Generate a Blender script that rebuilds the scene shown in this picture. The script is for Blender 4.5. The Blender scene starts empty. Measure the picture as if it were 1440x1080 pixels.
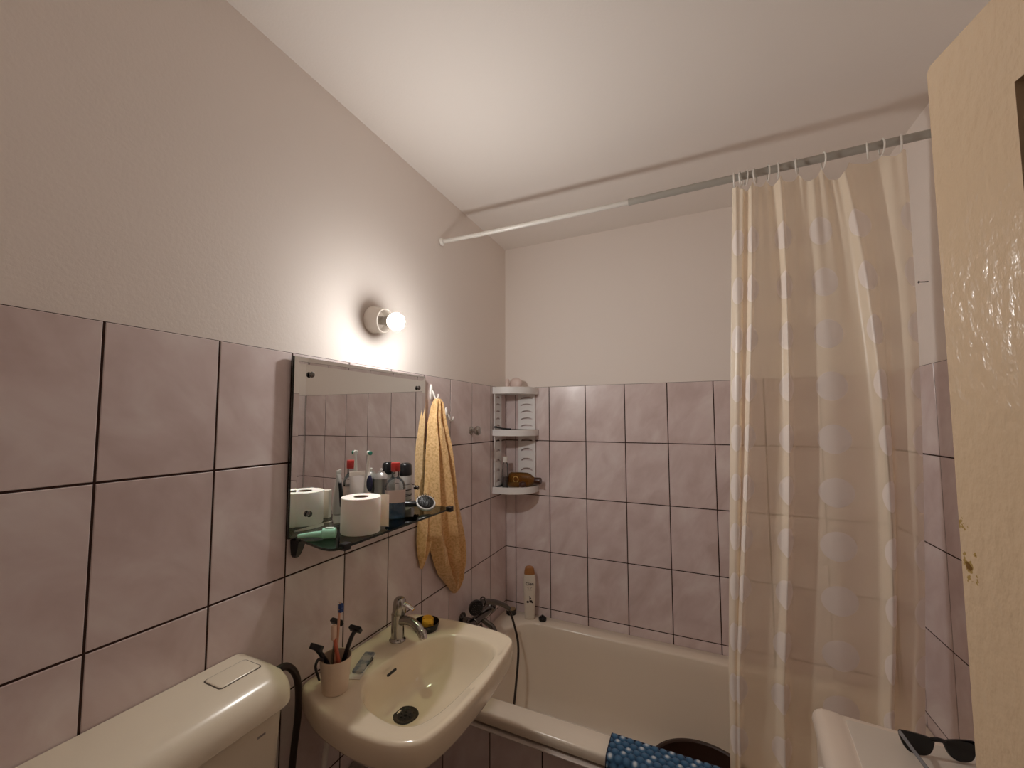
import bpy, bmesh, math, random
from mathutils import Vector, Matrix, Euler, noise

random.seed(7)
PI = math.pi
SC = bpy.context.scene
COL = SC.collection
T = 1.77                      # height of the top edge of the tiling above the floor
RW = 1.6957                   # room width
FY = -2.32                    # front wall (doorway) plane
CZ = T + 0.830                # ceiling height
ROD_Y = -0.69


def Z(z):
    return T + z


def V(x, y, z):
    return Vector((x, y, z))


# ------------------------------------------------------------------ materials
def srgb(r, g, b):
    def f(c):
        c /= 255.0
        return c / 12.92 if c <= 0.04045 else ((c + 0.055) / 1.055) ** 2.4
    return (f(r), f(g), f(b), 1.0)


def mat(name, color, rough=0.5, metal=0.0, spec=0.5, coat=0.0, bump=None, mottle=None, emit=None, sss=0.0, sheen=0.0):
    """bump=(scale, strength, distance); mottle=(scale, other colour, amount)"""
    m = bpy.data.materials.new(name)
    m.use_nodes = True
    nt = m.node_tree
    b = nt.nodes['Principled BSDF']
    b.inputs['Base Color'].default_value = color
    b.inputs['Roughness'].default_value = rough
    b.inputs['Metallic'].default_value = metal
    b.inputs['Specular IOR Level'].default_value = spec
    b.inputs['Coat Weight'].default_value = coat
    if sheen:
        b.inputs['Sheen Weight'].default_value = sheen
    tc = None
    if bump or mottle:
        tc = nt.nodes.new('ShaderNodeTexCoord')
    if bump:
        n = nt.nodes.new('ShaderNodeTexNoise')
        n.inputs['Scale'].default_value = bump[0]
        n.inputs['Detail'].default_value = 4
        nt.links.new(tc.outputs['Object'], n.inputs['Vector'])
        bp = nt.nodes.new('ShaderNodeBump')
        bp.inputs['Strength'].default_value = bump[1]
        bp.inputs['Distance'].default_value = bump[2]
        nt.links.new(n.outputs['Fac'], bp.inputs['Height'])
        nt.links.new(bp.outputs['Normal'], b.inputs['Normal'])
    if mottle:
        n = nt.nodes.new('ShaderNodeTexNoise')
        n.inputs['Scale'].default_value = mottle[0]
        n.inputs['Detail'].default_value = 5
        nt.links.new(tc.outputs['Object'], n.inputs['Vector'])
        r = nt.nodes.new('ShaderNodeValToRGB')
        r.color_ramp.elements[0].position = 0.42
        r.color_ramp.elements[0].color = color
        r.color_ramp.elements[1].position = 0.42 + mottle[2]
        r.color_ramp.elements[1].color = mottle[1]
        nt.links.new(n.outputs['Fac'], r.inputs['Fac'])
        nt.links.new(r.outputs['Color'], b.inputs['Base Color'])
    if emit:
        b.inputs['Emission Color'].default_value = emit[0]
        b.inputs['Emission Strength'].default_value = emit[1]
    if sss:
        b.inputs['Subsurface Weight'].default_value = sss
        b.inputs['Subsurface Radius'].default_value = (0.02, 0.012, 0.008)
    return m


def clear_mat(name, tint, gloss_rough=0.03, body=0.0, body_color=(1, 1, 1, 1)):
    """thin clear plastic / glass: tinted transparency under a fresnel gloss, with a share of diffuse body"""
    m = bpy.data.materials.new(name)
    m.use_nodes = True
    nt = m.node_tree
    nt.nodes.clear()
    out = nt.nodes.new('ShaderNodeOutputMaterial')
    tr = nt.nodes.new('ShaderNodeBsdfTransparent')
    tr.inputs['Color'].default_value = tint
    gl = nt.nodes.new('ShaderNodeBsdfGlossy')
    gl.inputs['Roughness'].default_value = gloss_rough
    fr = nt.nodes.new('ShaderNodeFresnel')
    fr.inputs['IOR'].default_value = 1.5
    mx = nt.nodes.new('ShaderNodeMixShader')
    df = nt.nodes.new('ShaderNodeBsdfDiffuse')
    df.inputs['Color'].default_value = body_color
    mb = nt.nodes.new('ShaderNodeMixShader')
    mb.inputs['Fac'].default_value = body
    nt.links.new(tr.outputs[0], mb.inputs[1])
    nt.links.new(df.outputs[0], mb.inputs[2])
    nt.links.new(fr.outputs[0], mx.inputs['Fac'])
    nt.links.new(mb.outputs[0], mx.inputs[1])
    nt.links.new(gl.outputs[0], mx.inputs[2])
    nt.links.new(mx.outputs[0], out.inputs['Surface'])
    return m


def plaster_mat(name, c):
    m = mat(name, c, 0.85, spec=0.2)
    nt = m.node_tree
    b = nt.nodes['Principled BSDF']
    tc = nt.nodes.new('ShaderNodeTexCoord')
    n1 = nt.nodes.new('ShaderNodeTexNoise'); n1.inputs['Scale'].default_value = 140; n1.inputs['Detail'].default_value = 3
    n2 = nt.nodes.new('ShaderNodeTexNoise'); n2.inputs['Scale'].default_value = 5; n2.inputs['Detail'].default_value = 3
    ad = nt.nodes.new('ShaderNodeMath'); ad.operation = 'MULTIPLY_ADD'; ad.inputs[1].default_value = 3.0
    nt.links.new(tc.outputs['Object'], n1.inputs['Vector'])
    nt.links.new(tc.outputs['Object'], n2.inputs['Vector'])
    nt.links.new(n2.outputs['Fac'], ad.inputs[0])
    nt.links.new(n1.outputs['Fac'], ad.inputs[2])
    bp = nt.nodes.new('ShaderNodeBump'); bp.inputs['Strength'].default_value = 0.22; bp.inputs['Distance'].default_value = 0.0015
    nt.links.new(ad.outputs[0], bp.inputs['Height'])
    nt.links.new(bp.outputs['Normal'], b.inputs['Normal'])
    return m


def tile_mat():
    m = mat('mauve_tile', (0.4, 0.34, 0.33, 1), 0.28, spec=0.5)
    nt = m.node_tree
    b = nt.nodes['Principled BSDF']
    tc = nt.nodes.new('ShaderNodeTexCoord')
    ge = nt.nodes.new('ShaderNodeNewGeometry')
    mul = nt.nodes.new('ShaderNodeMath'); mul.operation = 'MULTIPLY'; mul.inputs[1].default_value = 37.0
    nt.links.new(ge.outputs['Random Per Island'], mul.inputs[0])
    ad = nt.nodes.new('ShaderNodeVectorMath'); ad.operation = 'ADD'
    nt.links.new(tc.outputs['Object'], ad.inputs[0])
    nt.links.new(mul.outputs[0], ad.inputs[1])
    mp = nt.nodes.new('ShaderNodeMapping'); mp.inputs['Rotation'].default_value = (0.8, 0.8, 0.0)
    mp2 = nt.nodes.new('ShaderNodeMapping'); mp2.inputs['Scale'].default_value = (0.75, 0.75, 1.6)
    nt.links.new(mp.outputs[0], mp2.inputs['Vector'])
    nt.links.new(ad.outputs[0], mp.inputs['Vector'])
    n = nt.nodes.new('ShaderNodeTexNoise'); n.inputs['Scale'].default_value = 7.0; n.inputs['Detail'].default_value = 4; n.inputs['Roughness'].default_value = 0.55
    n.inputs['Distortion'].default_value = 0.4
    nt.links.new(mp2.outputs[0], n.inputs['Vector'])
    r = nt.nodes.new('ShaderNodeValToRGB')
    e = r.color_ramp.elements
    e[0].position = 0.28; e[0].color = (0.60, 0.485, 0.465, 1)
    e[1].position = 0.72; e[1].color = (0.80, 0.72, 0.705, 1)
    k = e.new(0.5); k.color = (0.70, 0.592, 0.58, 1)
    nt.links.new(n.outputs['Fac'], r.inputs['Fac'])
    nt.links.new(r.outputs['Color'], b.inputs['Base Color'])
    n2 = nt.nodes.new('ShaderNodeTexNoise'); n2.inputs['Scale'].default_value = 14
    nt.links.new(tc.outputs['Object'], n2.inputs['Vector'])
    bp = nt.nodes.new('ShaderNodeBump'); bp.inputs['Strength'].default_value = 0.12; bp.inputs['Distance'].default_value = 0.004
    nt.links.new(n2.outputs['Fac'], bp.inputs['Height'])
    nt.links.new(bp.outputs['Normal'], b.inputs['Normal'])
    return m


PLASTER = plaster_mat('cream_plaster', (0.85, 0.785, 0.735, 1))
CEILP = plaster_mat('ceiling_plaster', (0.85, 0.80, 0.755, 1))
TILE = tile_mat()
GROUT = mat('brown_grout', (0.040, 0.016, 0.011, 1), 0.9)
FLOORM = mat('floor_tile', (0.16, 0.12, 0.10, 1), 0.4, mottle=(6, (0.11, 0.085, 0.07, 1), 0.2))
CERAMIC = mat('cream_ceramic', (0.82, 0.71, 0.54, 1), 0.12, spec=0.6, coat=0.3)
ENAMEL = mat('tub_enamel', (0.80, 0.71, 0.585, 1), 0.18, spec=0.5)
CISTERNM = mat('cistern_plastic', (0.80, 0.72, 0.57, 1), 0.22, spec=0.5)
CHROME = mat('chrome', (0.75, 0.73, 0.70, 1), 0.08, metal=1.0)
DULLCHROME = mat('dull_chrome', (0.42, 0.40, 0.37, 1), 0.22, metal=1.0)
DARKCHROME = mat('dark_chrome', (0.16, 0.15, 0.14, 1), 0.15, metal=1.0)
BLACK = mat('black_plastic', (0.010, 0.010, 0.012, 1), 0.3)
RUBBER = mat('dark_rubber', (0.02, 0.018, 0.017, 1), 0.5)
WHITEP = mat('white_plastic', (0.80, 0.77, 0.72, 1), 0.35)
GREYP = mat('grey_shelf_plastic', (0.80, 0.79, 0.78, 1), 0.4)
RODM = mat('rod_paint', (0.66, 0.63, 0.58, 1), 0.3)
RODG = mat('rod_paint_grey', (0.40, 0.38, 0.34, 1), 0.35)
PAPER = mat('toilet_paper', (0.94, 0.87, 0.80, 1), 0.95, spec=0.1, bump=(220, 0.25, 0.001), sss=0.5)
CARD = mat('brown_card', (0.36, 0.27, 0.20, 1), 0.9)
TOWELM = mat('orange_terry', (0.95, 0.64, 0.32, 1), 0.95, spec=0.05, sheen=0.3, bump=(420, 0.9, 0.004), mottle=(120, (0.74, 0.44, 0.18, 1), 0.25))
RED = mat('red_plastic', (0.48, 0.03, 0.025, 1), 0.3)
MINT = mat('mint_plastic', (0.40, 0.78, 0.58, 1), 0.3)
MINTL = mat('pale_mint_plastic', (0.68, 0.82, 0.72, 1), 0.3)
LIQUID = clear_mat('blue_liquid', (0.10, 0.42, 0.70, 1), 0.02, 0.35, (0.02, 0.20, 0.42, 1))
CLEAR = clear_mat('clear_plastic', (0.93, 0.93, 0.92, 1), 0.05, 0.06, (0.8, 0.8, 0.8, 1))
SHELFG = clear_mat('green_glass', (0.64, 0.69, 0.55, 1), 0.02, 0.0)
GLASSEDGE = mat('glass_edge', (0.014, 0.022, 0.016, 1), 0.08)
LABEL = mat('pink_label', (0.66, 0.52, 0.48, 1), 0.5)
SILVER = mat('brushed_can', (0.50, 0.49, 0.48, 1), 0.3, metal=0.8)
NAVY = mat('navy_plastic', (0.012, 0.014, 0.045, 1), 0.3)
CUPM = mat('cream_cup', (0.74, 0.60, 0.46, 1), 0.35)
YELLOW = mat('yellow_sponge', (0.80, 0.42, 0.03, 1), 0.9, bump=(150, 0.8, 0.004))
BOTTLEW = mat('lotion_bottle', (0.74, 0.68, 0.58, 1), 0.35)
ORANGECAP = mat('brown_orange_cap', (0.36, 0.15, 0.045, 1), 0.35)
INK = mat('dark_print', (0.03, 0.022, 0.02, 1), 0.6)
GREYINK = mat('grey_print', (0.30, 0.27, 0.25, 1), 0.6)
AMBER = clear_mat('amber_plastic', (0.62, 0.33, 0.08, 1), 0.06, 0.30, (0.36, 0.17, 0.03, 1))
GOLD = mat('gold_print', (0.62, 0.42, 0.12, 1), 0.4)
BROWNCAP = mat('dark_brown_cap', (0.055, 0.018, 0.010, 1), 0.3)
PINKW = mat('pinkish_plastic', (0.72, 0.58, 0.53, 1), 0.35)
BOWLM = mat('brown_tub_plastic', (0.035, 0.014, 0.008, 1), 0.4)
WASHER = mat('appliance_enamel', (0.76, 0.66, 0.56, 1), 0.3)
WASHERTOP = mat('appliance_top', (0.66, 0.60, 0.52, 1), 0.45)
HOSEM = mat('brown_hose', (0.022, 0.012, 0.009, 1), 0.4)
GLOSSBLACK = mat('gloss_black', (0.004, 0.004, 0.005, 1), 0.08)
REDC = mat('coral_plastic', (0.55, 0.13, 0.07, 1), 0.4)
BLUEB = mat('blue_bristle', (0.03, 0.07, 0.25, 1), 0.6)
GREENB = mat('green_bristle', (0.02, 0.20, 0.14, 1), 0.6)
BLISTER = mat('blue_silver_card', (0.20, 0.24, 0.30, 1), 0.25, metal=0.4, mottle=(45, (0.50, 0.50, 0.48, 1), 0.15))


def door_mat():
    m = mat('cream_gloss_paint', (0.66, 0.50, 0.335, 1), 0.24, spec=0.45)
    nt = m.node_tree
    b = nt.nodes['Principled BSDF']
    tc = nt.nodes.new('ShaderNodeTexCoord')
    n = nt.nodes.new('ShaderNodeTexNoise'); n.inputs['Scale'].default_value = 75; n.inputs['Detail'].default_value = 3
    mp = nt.nodes.new('ShaderNodeMapping'); mp.inputs['Scale'].default_value = (1, 1, 0.6)
    nt.links.new(tc.outputs['Object'], mp.inputs['Vector'])
    nt.links.new(mp.outputs[0], n.inputs['Vector'])
    bp = nt.nodes.new('ShaderNodeBump'); bp.inputs['Strength'].default_value = 0.55; bp.inputs['Distance'].default_value = 0.004
    nt.links.new(n.outputs['Fac'], bp.inputs['Height'])
    nt.links.new(bp.outputs['Normal'], b.inputs['Normal'])
    # two patches of chipped, yellowed paint where a latch has rubbed the edge (door-local coordinates)
    chips = None
    for cy, cz, rad in ((0.004, Z(-0.305), 0.013), (0.010, Z(-0.352), 0.020), (0.022, Z(-0.335), 0.006)):
        sub = nt.nodes.new('ShaderNodeVectorMath'); sub.operation = 'SUBTRACT'; sub.inputs[1].default_value = (0, cy, cz)
        nt.links.new(tc.outputs['Object'], sub.inputs[0])
        ml = nt.nodes.new('ShaderNodeVectorMath'); ml.operation = 'MULTIPLY'; ml.inputs[1].default_value = (0, 1.0 / rad, 0.8 / rad)
        nt.links.new(sub.outputs[0], ml.inputs[0])
        ln = nt.nodes.new('ShaderNodeVectorMath'); ln.operation = 'LENGTH'
        nt.links.new(ml.outputs[0], ln.inputs[0])
        if chips is None:
            chips = ln.outputs['Value']
        else:
            mn = nt.nodes.new('ShaderNodeMath'); mn.operation = 'MINIMUM'
            nt.links.new(chips, mn.inputs[0]); nt.links.new(ln.outputs['Value'], mn.inputs[1])
            chips = mn.outputs[0]
    n3 = nt.nodes.new('ShaderNodeTexNoise'); n3.inputs['Scale'].default_value = 110; n3.inputs['Detail'].default_value = 4
    nt.links.new(tc.outputs['Object'], n3.inputs['Vector'])
    ma = nt.nodes.new('ShaderNodeMath'); ma.operation = 'MULTIPLY_ADD'; ma.inputs[1].default_value = 3.2
    nt.links.new(n3.outputs['Fac'], ma.inputs[0]); nt.links.new(chips, ma.inputs[2])
    r = nt.nodes.new('ShaderNodeValToRGB')
    e = r.color_ramp.elements
    r.color_ramp.interpolation = 'CONSTANT'
    e[0].position = 0.0; e[0].color = (0.16, 0.075, 0.012, 1)
    e[1].position = 0.575; e[1].color = (0.66, 0.50, 0.335, 1)
    k = e.new(0.50); k.color = (0.40, 0.27, 0.09, 1)
    dv = nt.nodes.new('ShaderNodeMath'); dv.operation = 'MULTIPLY'; dv.inputs[1].default_value = 0.30
    nt.links.new(ma.outputs[0], dv.inputs[0])
    nt.links.new(dv.outputs[0], r.inputs['Fac'])
    nt.links.new(r.outputs['Color'], b.inputs['Base Color'])
    return m


DOORM = door_mat()
DOORGLASS = mat('gap_shade_glass', (0.012, 0.012, 0.014, 1), 0.3)  # darkness of the gap behind the door painted into the pane


def mirror_mat():
    m = mat('mirror_silver', (0.86, 0.88, 0.86, 1), 0.0, metal=1.0)
    return m


MIRROR = mirror_mat()


def curtain_mat():
    m = bpy.data.materials.new('dotted_curtain_film')
    m.use_nodes = True
    nt = m.node_tree
    nt.nodes.clear()
    N = nt.nodes.new
    L = nt.links.new
    out = N('ShaderNodeOutputMaterial')
    uv = N('ShaderNodeUVMap'); uv.uv_map = 'UVMap'
    sep = N('ShaderNodeSeparateXYZ'); L(uv.outputs['UV'], sep.inputs[0])

    def cell(sock, off, step):
        a = N('ShaderNodeMath'); a.operation = 'SUBTRACT'; a.inputs[1].default_value = off - step / 2; L(sock, a.inputs[0])
        b = N('ShaderNodeMath'); b.operation = 'FLOORED_MODULO'; b.inputs[1].default_value = step; L(a.outputs[0], b.inputs[0])
        c = N('ShaderNodeMath'); c.operation = 'SUBTRACT'; c.inputs[1].default_value = step / 2; L(b.outputs[0], c.inputs[0])
        return c.outputs[0]
    cx = cell(sep.outputs['X'], 0.05, 0.156)
    cy = cell(sep.outputs['Y'], 0.382, 0.156)
    cb = N('ShaderNodeCombineXYZ'); L(cx, cb.inputs[0]); L(cy, cb.inputs[1])
    ln = N('ShaderNodeVectorMath'); ln.operation = 'LENGTH'; L(cb.outputs[0], ln.inputs[0])
    mr = N('ShaderNodeMapRange'); mr.inputs['From Min'].default_value = 0.042; mr.inputs['From Max'].default_value = 0.0445
    mr.inputs['To Min'].default_value = 1.0; mr.inputs['To Max'].default_value = 0.0
    L(ln.outputs['Value'], mr.inputs['Value'])
    gt = N('ShaderNodeMath'); gt.operation = 'LESS_THAN'; gt.inputs[1].default_value = 0.45; L(sep.outputs['Y'], gt.inputs[0])
    dm_ = N('ShaderNodeMath'); dm_.operation = 'MULTIPLY'; L(mr.outputs['Result'], dm_.inputs[0]); L(gt.outputs[0], dm_.inputs[1])
    dot = dm_.outputs[0]
    # cloth: diffuse + translucent, thinned with plain transparency; the printed dots are denser and whiter
    cm = N('ShaderNodeMix'); cm.data_type = 'RGBA'
    cm.inputs['A'].default_value = (0.96, 0.84, 0.66, 1); cm.inputs['B'].default_value = (0.89, 0.81, 0.755, 1)
    L(dot, cm.inputs['Factor'])
    df = N('ShaderNodeBsdfDiffuse'); L(cm.outputs['Result'], df.inputs['Color'])
    tl = N('ShaderNodeBsdfTranslucent'); L(cm.outputs['Result'], tl.inputs['Color'])
    tm = N('ShaderNodeMapRange'); tm.inputs['To Min'].default_value = 0.05; tm.inputs['To Max'].default_value = 0.08; L(dot, tm.inputs['Value'])
    m1 = N('ShaderNodeMixShader'); L(tm.outputs['Result'], m1.inputs['Fac']); L(df.outputs[0], m1.inputs[1]); L(tl.outputs[0], m1.inputs[2])
    tr = N('ShaderNodeBsdfTransparent'); tr.inputs['Color'].default_value = (1.0, 0.96, 0.92, 1)
    pm = N('ShaderNodeMapRange'); pm.inputs['To Min'].default_value = 0.34; pm.inputs['To Max'].default_value = 0.06; L(dot, pm.inputs['Value'])
    m2 = N('ShaderNodeMixShader'); L(pm.outputs['Result'], m2.inputs['Fac']); L(m1.outputs[0], m2.inputs[1]); L(tr.outputs[0], m2.inputs[2])
    gl = N('ShaderNodeBsdfGlossy'); gl.inputs['Roughness'].default_value = 0.35
    m3 = N('ShaderNodeMixShader'); m3.inputs['Fac'].default_value = 0.05; L(m2.outputs[0], m3.inputs[1]); L(gl.outputs[0], m3.inputs[2])
    L(m3.outputs[0], out.inputs['Surface'])
    return m


CURTAIN = curtain_mat()


def matmat():
    m = mat('blue_bobble_fabric', (0.05, 0.12, 0.22, 1), 0.9, spec=0.1, sheen=0.2)
    nt = m.node_tree
    b = nt.nodes['Principled BSDF']
    at = nt.nodes.new('ShaderNodeAttribute'); at.attribute_name = 'bobble'
    r = nt.nodes.new('ShaderNodeValToRGB')
    e = r.color_ramp.elements
    e[0].position = 0.0; e[0].color = (0.012, 0.03, 0.07, 1)
    e[1].position = 1.0; e[1].color = (0.62, 0.66, 0.68, 1)
    k = e.new(0.35); k.color = (0.045, 0.115, 0.21, 1)
    k = e.new(0.62); k.color = (0.09, 0.18, 0.29, 1)
    nt.links.new(at.outputs['Fac'], r.inputs['Fac'])
    nt.links.new(r.outputs['Color'], b.inputs['Base Color'])
    return m


MATM = matmat()


# ------------------------------------------------------------------ mesh helpers
def box(bm, x0, x1, y0, y1, z0, z1, mi=0, mtx=None):
    vs = [Vector((x, y, z)) for z in (z0, z1) for y in (y0, y1) for x in (x0, x1)]
    if mtx is not None:
        vs = [mtx @ v for v in vs]
    v = [bm.verts.new(c) for c in vs]
    fs = []
    for q in ((0, 2, 3, 1), (4, 5, 7, 6), (0, 1, 5, 4), (2, 6, 7, 3), (0, 4, 6, 2), (1, 3, 7, 5)):
        f = bm.faces.new([v[i] for i in q]); f.material_index = mi; fs.append(f)
    return fs


def loft(bm, rings, cap0=True, cap1=True, closed=True, mi=0):
    R = [[bm.verts.new(p) for p in r] for r in rings]
    n = len(R[0])
    for a, b in zip(R[:-1], R[1:]):
        for i in range(n if closed else n - 1):
            j = (i + 1) % n
            f = bm.faces.new((a[i], a[j], b[j], b[i])); f.material_index = mi
    if cap0:
        f = bm.faces.new(list(reversed(R[0]))); f.material_index = mi
    if cap1:
        f = bm.faces.new(R[-1]); f.material_index = mi
    return R


def frame_from(d):
    d = d.normalized()
    a = Vector((0, 0, 1)) if abs(d.z) < 0.9 else Vector((1, 0, 0))
    u = d.cross(a).normalized()
    return u, d.cross(u).normalized(), d


def lathe(bm, prof, org=(0, 0, 0), axis=(0, 0, 1), seg=28, caps=True, mi=0):
    """prof: list of (radius, height along the axis)"""
    o = Vector(org)
    u, w, d = frame_from(Vector(axis))
    rings = []
    for r, h in prof:
        r = max(r, 1e-5)
        rings.append([o + d * h + (u * math.cos(t) + w * math.sin(t)) * r for t in [2 * PI * i / seg for i in range(seg)]])
    return loft(bm, rings, caps, caps, True, mi)


def smooth_path(pts, k=8):
    P = [Vector(p) for p in pts]
    if len(P) < 3:
        return P
    out = []
    for i in range(len(P) - 1):
        p0 = P[max(i - 1, 0)]; p1 = P[i]; p2 = P[i + 1]; p3 = P[min(i + 2, len(P) - 1)]
        for s in range(k):
            t = s / k
            out.append(0.5 * ((2 * p1) + (p2 - p0) * t + (2 * p0 - 5 * p1 + 4 * p2 - p3) * t * t + (3 * p1 - p0 - 3 * p2 + p3) * t ** 3))
    out.append(P[-1])
    return out


def tube(bm, pts, r, seg=12, k=8, caps=True, mi=0, flat=1.0):
    P = smooth_path(pts, k)
    n = len(P)
    rad = r if callable(r) else (lambda t: r)
    d0 = (P[1] - P[0]).normalized()
    u, w, _ = frame_from(d0)
    rings = []
    for i in range(n):
        d = (P[min(i + 1, n - 1)] - P[max(i - 1, 0)]).normalized()
        u = (u - d * u.dot(d)).normalized()
        w = d.cross(u)
        rr = rad(i / (n - 1))
        rings.append([P[i] + u * (rr * math.cos(a)) + w * (rr * flat * math.sin(a)) for a in [2 * PI * j / seg for j in range(seg)]])
    return loft(bm, rings, caps, caps, True, mi)


def torus(bm, c, axis, R, r, seg=32, sec=10, mi=0):
    u, w, d = frame_from(Vector(axis))
    c = Vector(c)
    rings = []
    for i in range(seg):
        a = 2 * PI * i / seg
        e = u * math.cos(a) + w * math.sin(a)
        rings.append([bm.verts.new(c + e * (R + r * math.cos(b)) + d * (r * math.sin(b))) for b in [2 * PI * j / sec for j in range(sec)]])
    for i in range(seg):
        A, B = rings[i], rings[(i + 1) % seg]
        for j in range(sec):
            f = bm.faces.new((A[j], A[(j + 1) % sec], B[(j + 1) % sec], B[j])); f.material_index = mi


def rrect(x0, x1, y0, y1, r, n=8):
    """rounded rectangle, counter-clockwise, 4*(n+1) points"""
    out = []
    for cx, cy, a0 in ((x1 - r, y1 - r, 0), (x0 + r, y1 - r, PI / 2), (x0 + r, y0 + r, PI), (x1 - r, y0 + r, 1.5 * PI)):
        for i in range(n + 1):
            a = a0 + PI / 2 * i / n
            out.append((cx + r * math.cos(a), cy + r * math.sin(a)))
    return out


def rbox(bm, x0, x1, y0, y1, z0, z1, r, e=0.003, n=6, mi=0, mtx=None, top_e=None):
    """upright box with rounded vertical corners and softened top/bottom edges"""
    te = e if top_e is None else top_e

    def ring(ins, z):
        rr = max(r - ins, 0.0008)
        return [Vector((x, y, z)) for x, y in rrect(x0 + ins, x1 - ins, y0 + ins, y1 - ins, rr, n)]
    rings = []
    for i in range(4):
        a = PI / 2 * i / 3
        rings.append(ring(e * (1 - math.sin(a)), z0 + e * (1 - math.cos(a))))
    for i in range(5):
        a = PI / 2 * i / 4
        rings.append(ring(te * (1 - math.cos(a)), z1 - te + te * math.sin(a)))
    if mtx is not None:
        rings = [[mtx @ p for p in q] for q in rings]
    return loft(bm, rings, True, True, True, mi)


def sphere(bm, c, r, seg=20, rings=12, sc=(1, 1, 1), mi=0, mtx=None):
    pr = []
    for i in range(rings + 1):
        a = -PI / 2 + PI * i / rings
        pr.append((max(math.cos(a), 1e-4), math.sin(a)))
    R = []
    for rr, h in pr:
        ring = []
        for j in range(seg):
            t = 2 * PI * j / seg
            p = Vector((r * rr * math.cos(t) * sc[0], r * rr * math.sin(t) * sc[1], r * h * sc[2]))
            if mtx is not None:
                p = mtx @ p
            ring.append(p + Vector(c))
        R.append(ring)
    return loft(bm, R, True, True, True, mi)


def prism(bm, pts, h, mtx=None, mi=0):
    """2-D outline (x, y) extruded from z=0 to z=h"""
    a = [Vector((x, y, 0)) for x, y in pts]
    b = [Vector((x, y, h)) for x, y in pts]
    if mtx is not None:
        a = [mtx @ p for p in a]; b = [mtx @ p for p in b]
    return loft(bm, [a, b], True, True, True, mi)


def rot_to(org, xaxis, yaxis):
    """matrix with the given local axes (z = x cross y)"""
    x = Vector(xaxis).normalized()
    y = Vector(yaxis); y = (y - x * y.dot(x)).normalized()
    z = x.cross(y)
    m = Matrix((x, y, z)).transposed().to_4x4()
    m.translation = Vector(org)
    return m


def thing(name, label, cat, loc=(0, 0, 0), rot=(0, 0, 0), group=None):
    o = bpy.data.objects.new(name, None)
    o.empty_display_size = 0.05
    COL.objects.link(o)
    o.location = loc
    o.rotation_euler = rot
    o['label'] = label
    o['category'] = cat
    if group:
        o['group'] = group
    return o


def root_of(o):
    while o.parent is not None:
        o = o.parent
    return o


def obj(name, bm, mats, parent=None, world=False, smooth=35, label=None):
    """link bm as one object; world=True: verts are given in world space, the root thing is unrotated"""
    if not isinstance(mats, (list, tuple)):
        mats = [mats]
    if world and parent is not None:
        bmesh.ops.translate(bm, verts=bm.verts, vec=-Vector(root_of(parent).location))
    bmesh.ops.recalc_face_normals(bm, faces=bm.faces)
    me = bpy.data.meshes.new(name)
    bm.to_mesh(me)
    bm.free()
    for m in mats:
        me.materials.append(m)
    if smooth:
        for p in me.polygons:
            p.use_smooth = True
        me.set_sharp_from_angle(angle=math.radians(smooth))
    o = bpy.data.objects.new(name, me)
    COL.objects.link(o)
    if parent is not None:
        o.parent = parent
    if label:
        o['label'] = label
    return o


def tag(o, label, cat, group=None):
    o['label'] = label
    o['category'] = cat
    if group:
        o['group'] = group
    return o


def struct(name, bm, mats, parent=None, smooth=0):
    o = obj(name, bm, mats, parent, smooth=smooth)
    o['kind'] = 'structure'
    return o


def BM():
    return bmesh.new()


def text_bm(body, size, mtx, depth=0.0002):
    """lettering as a mesh, standing in the local x/y plane of mtx, centred"""
    cu = bpy.data.curves.new('lettering', 'FONT')
    cu.body = body
    cu.size = size
    cu.extrude = depth
    cu.offset = size * 0.014
    cu.align_x = 'CENTER'
    cu.align_y = 'CENTER'
    tmp = bpy.data.objects.new('lettering', cu)
    COL.objects.link(tmp)
    bpy.context.view_layer.update()
    dg = bpy.context.evaluated_depsgraph_get()
    me = bpy.data.meshes.new_from_object(tmp.evaluated_get(dg))
    bm = bmesh.new()
    bm.from_mesh(me)
    bmesh.ops.transform(bm, matrix=mtx, verts=bm.verts)
    bpy.data.objects.remove(tmp)
    bpy.data.curves.remove(cu)
    bpy.data.meshes.remove(me)
    return bm


# ------------------------------------------------------------------ the room
W, H = 0.203, 0.30125
ROWS = [0.0] + [-H * i for i in range(1, 6)] + [-T]       # relative to the tile top


def tile_face(bm, a0, a1, b0, b1, frame, g=0.0022, th=0.004, mi=2):
    """one tile; frame maps (a, b, depth out of the wall) to a point"""
    e = 0.0012
    lo = [frame(a0 + g, b0 + g, -th), frame(a1 - g, b0 + g, -th), frame(a1 - g, b1 - g, -th), frame(a0 + g, b1 - g, -th)]
    md = [frame(a0 + g, b0 + g, -e), frame(a1 - g, b0 + g, -e), frame(a1 - g, b1 - g, -e), frame(a0 + g, b1 - g, -e)]
    hi = [frame(a0 + g + e, b0 + g + e, 0), frame(a1 - g - e, b0 + g + e, 0), frame(a1 - g - e, b1 - g - e, 0), frame(a0 + g + e, b1 - g - e, 0)]
    loft(bm, [lo, md, hi], False, True, True, mi)


def tiled(bm, joints, frame, rows=None, top=0.0):
    rows = rows or ROWS
    for a0, a1 in zip(joints[:-1], joints[1:]):
        for r0, r1 in zip(rows[:-1], rows[1:]):
            tile_face(bm, a0, a1, Z(r1), Z(r0), frame)


def steps(start, step, lo, hi, adj=None):
    out = []
    k = int(math.floor((lo - start) / step)) - 1
    while start + k * step < hi + step:
        v = start + k * step
        if adj and k in adj:
            v += adj[k]
        if lo + 0.004 < v < hi - 0.004:
            out.append(v)
        k += 1
    return [lo] + out + [hi]


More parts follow.
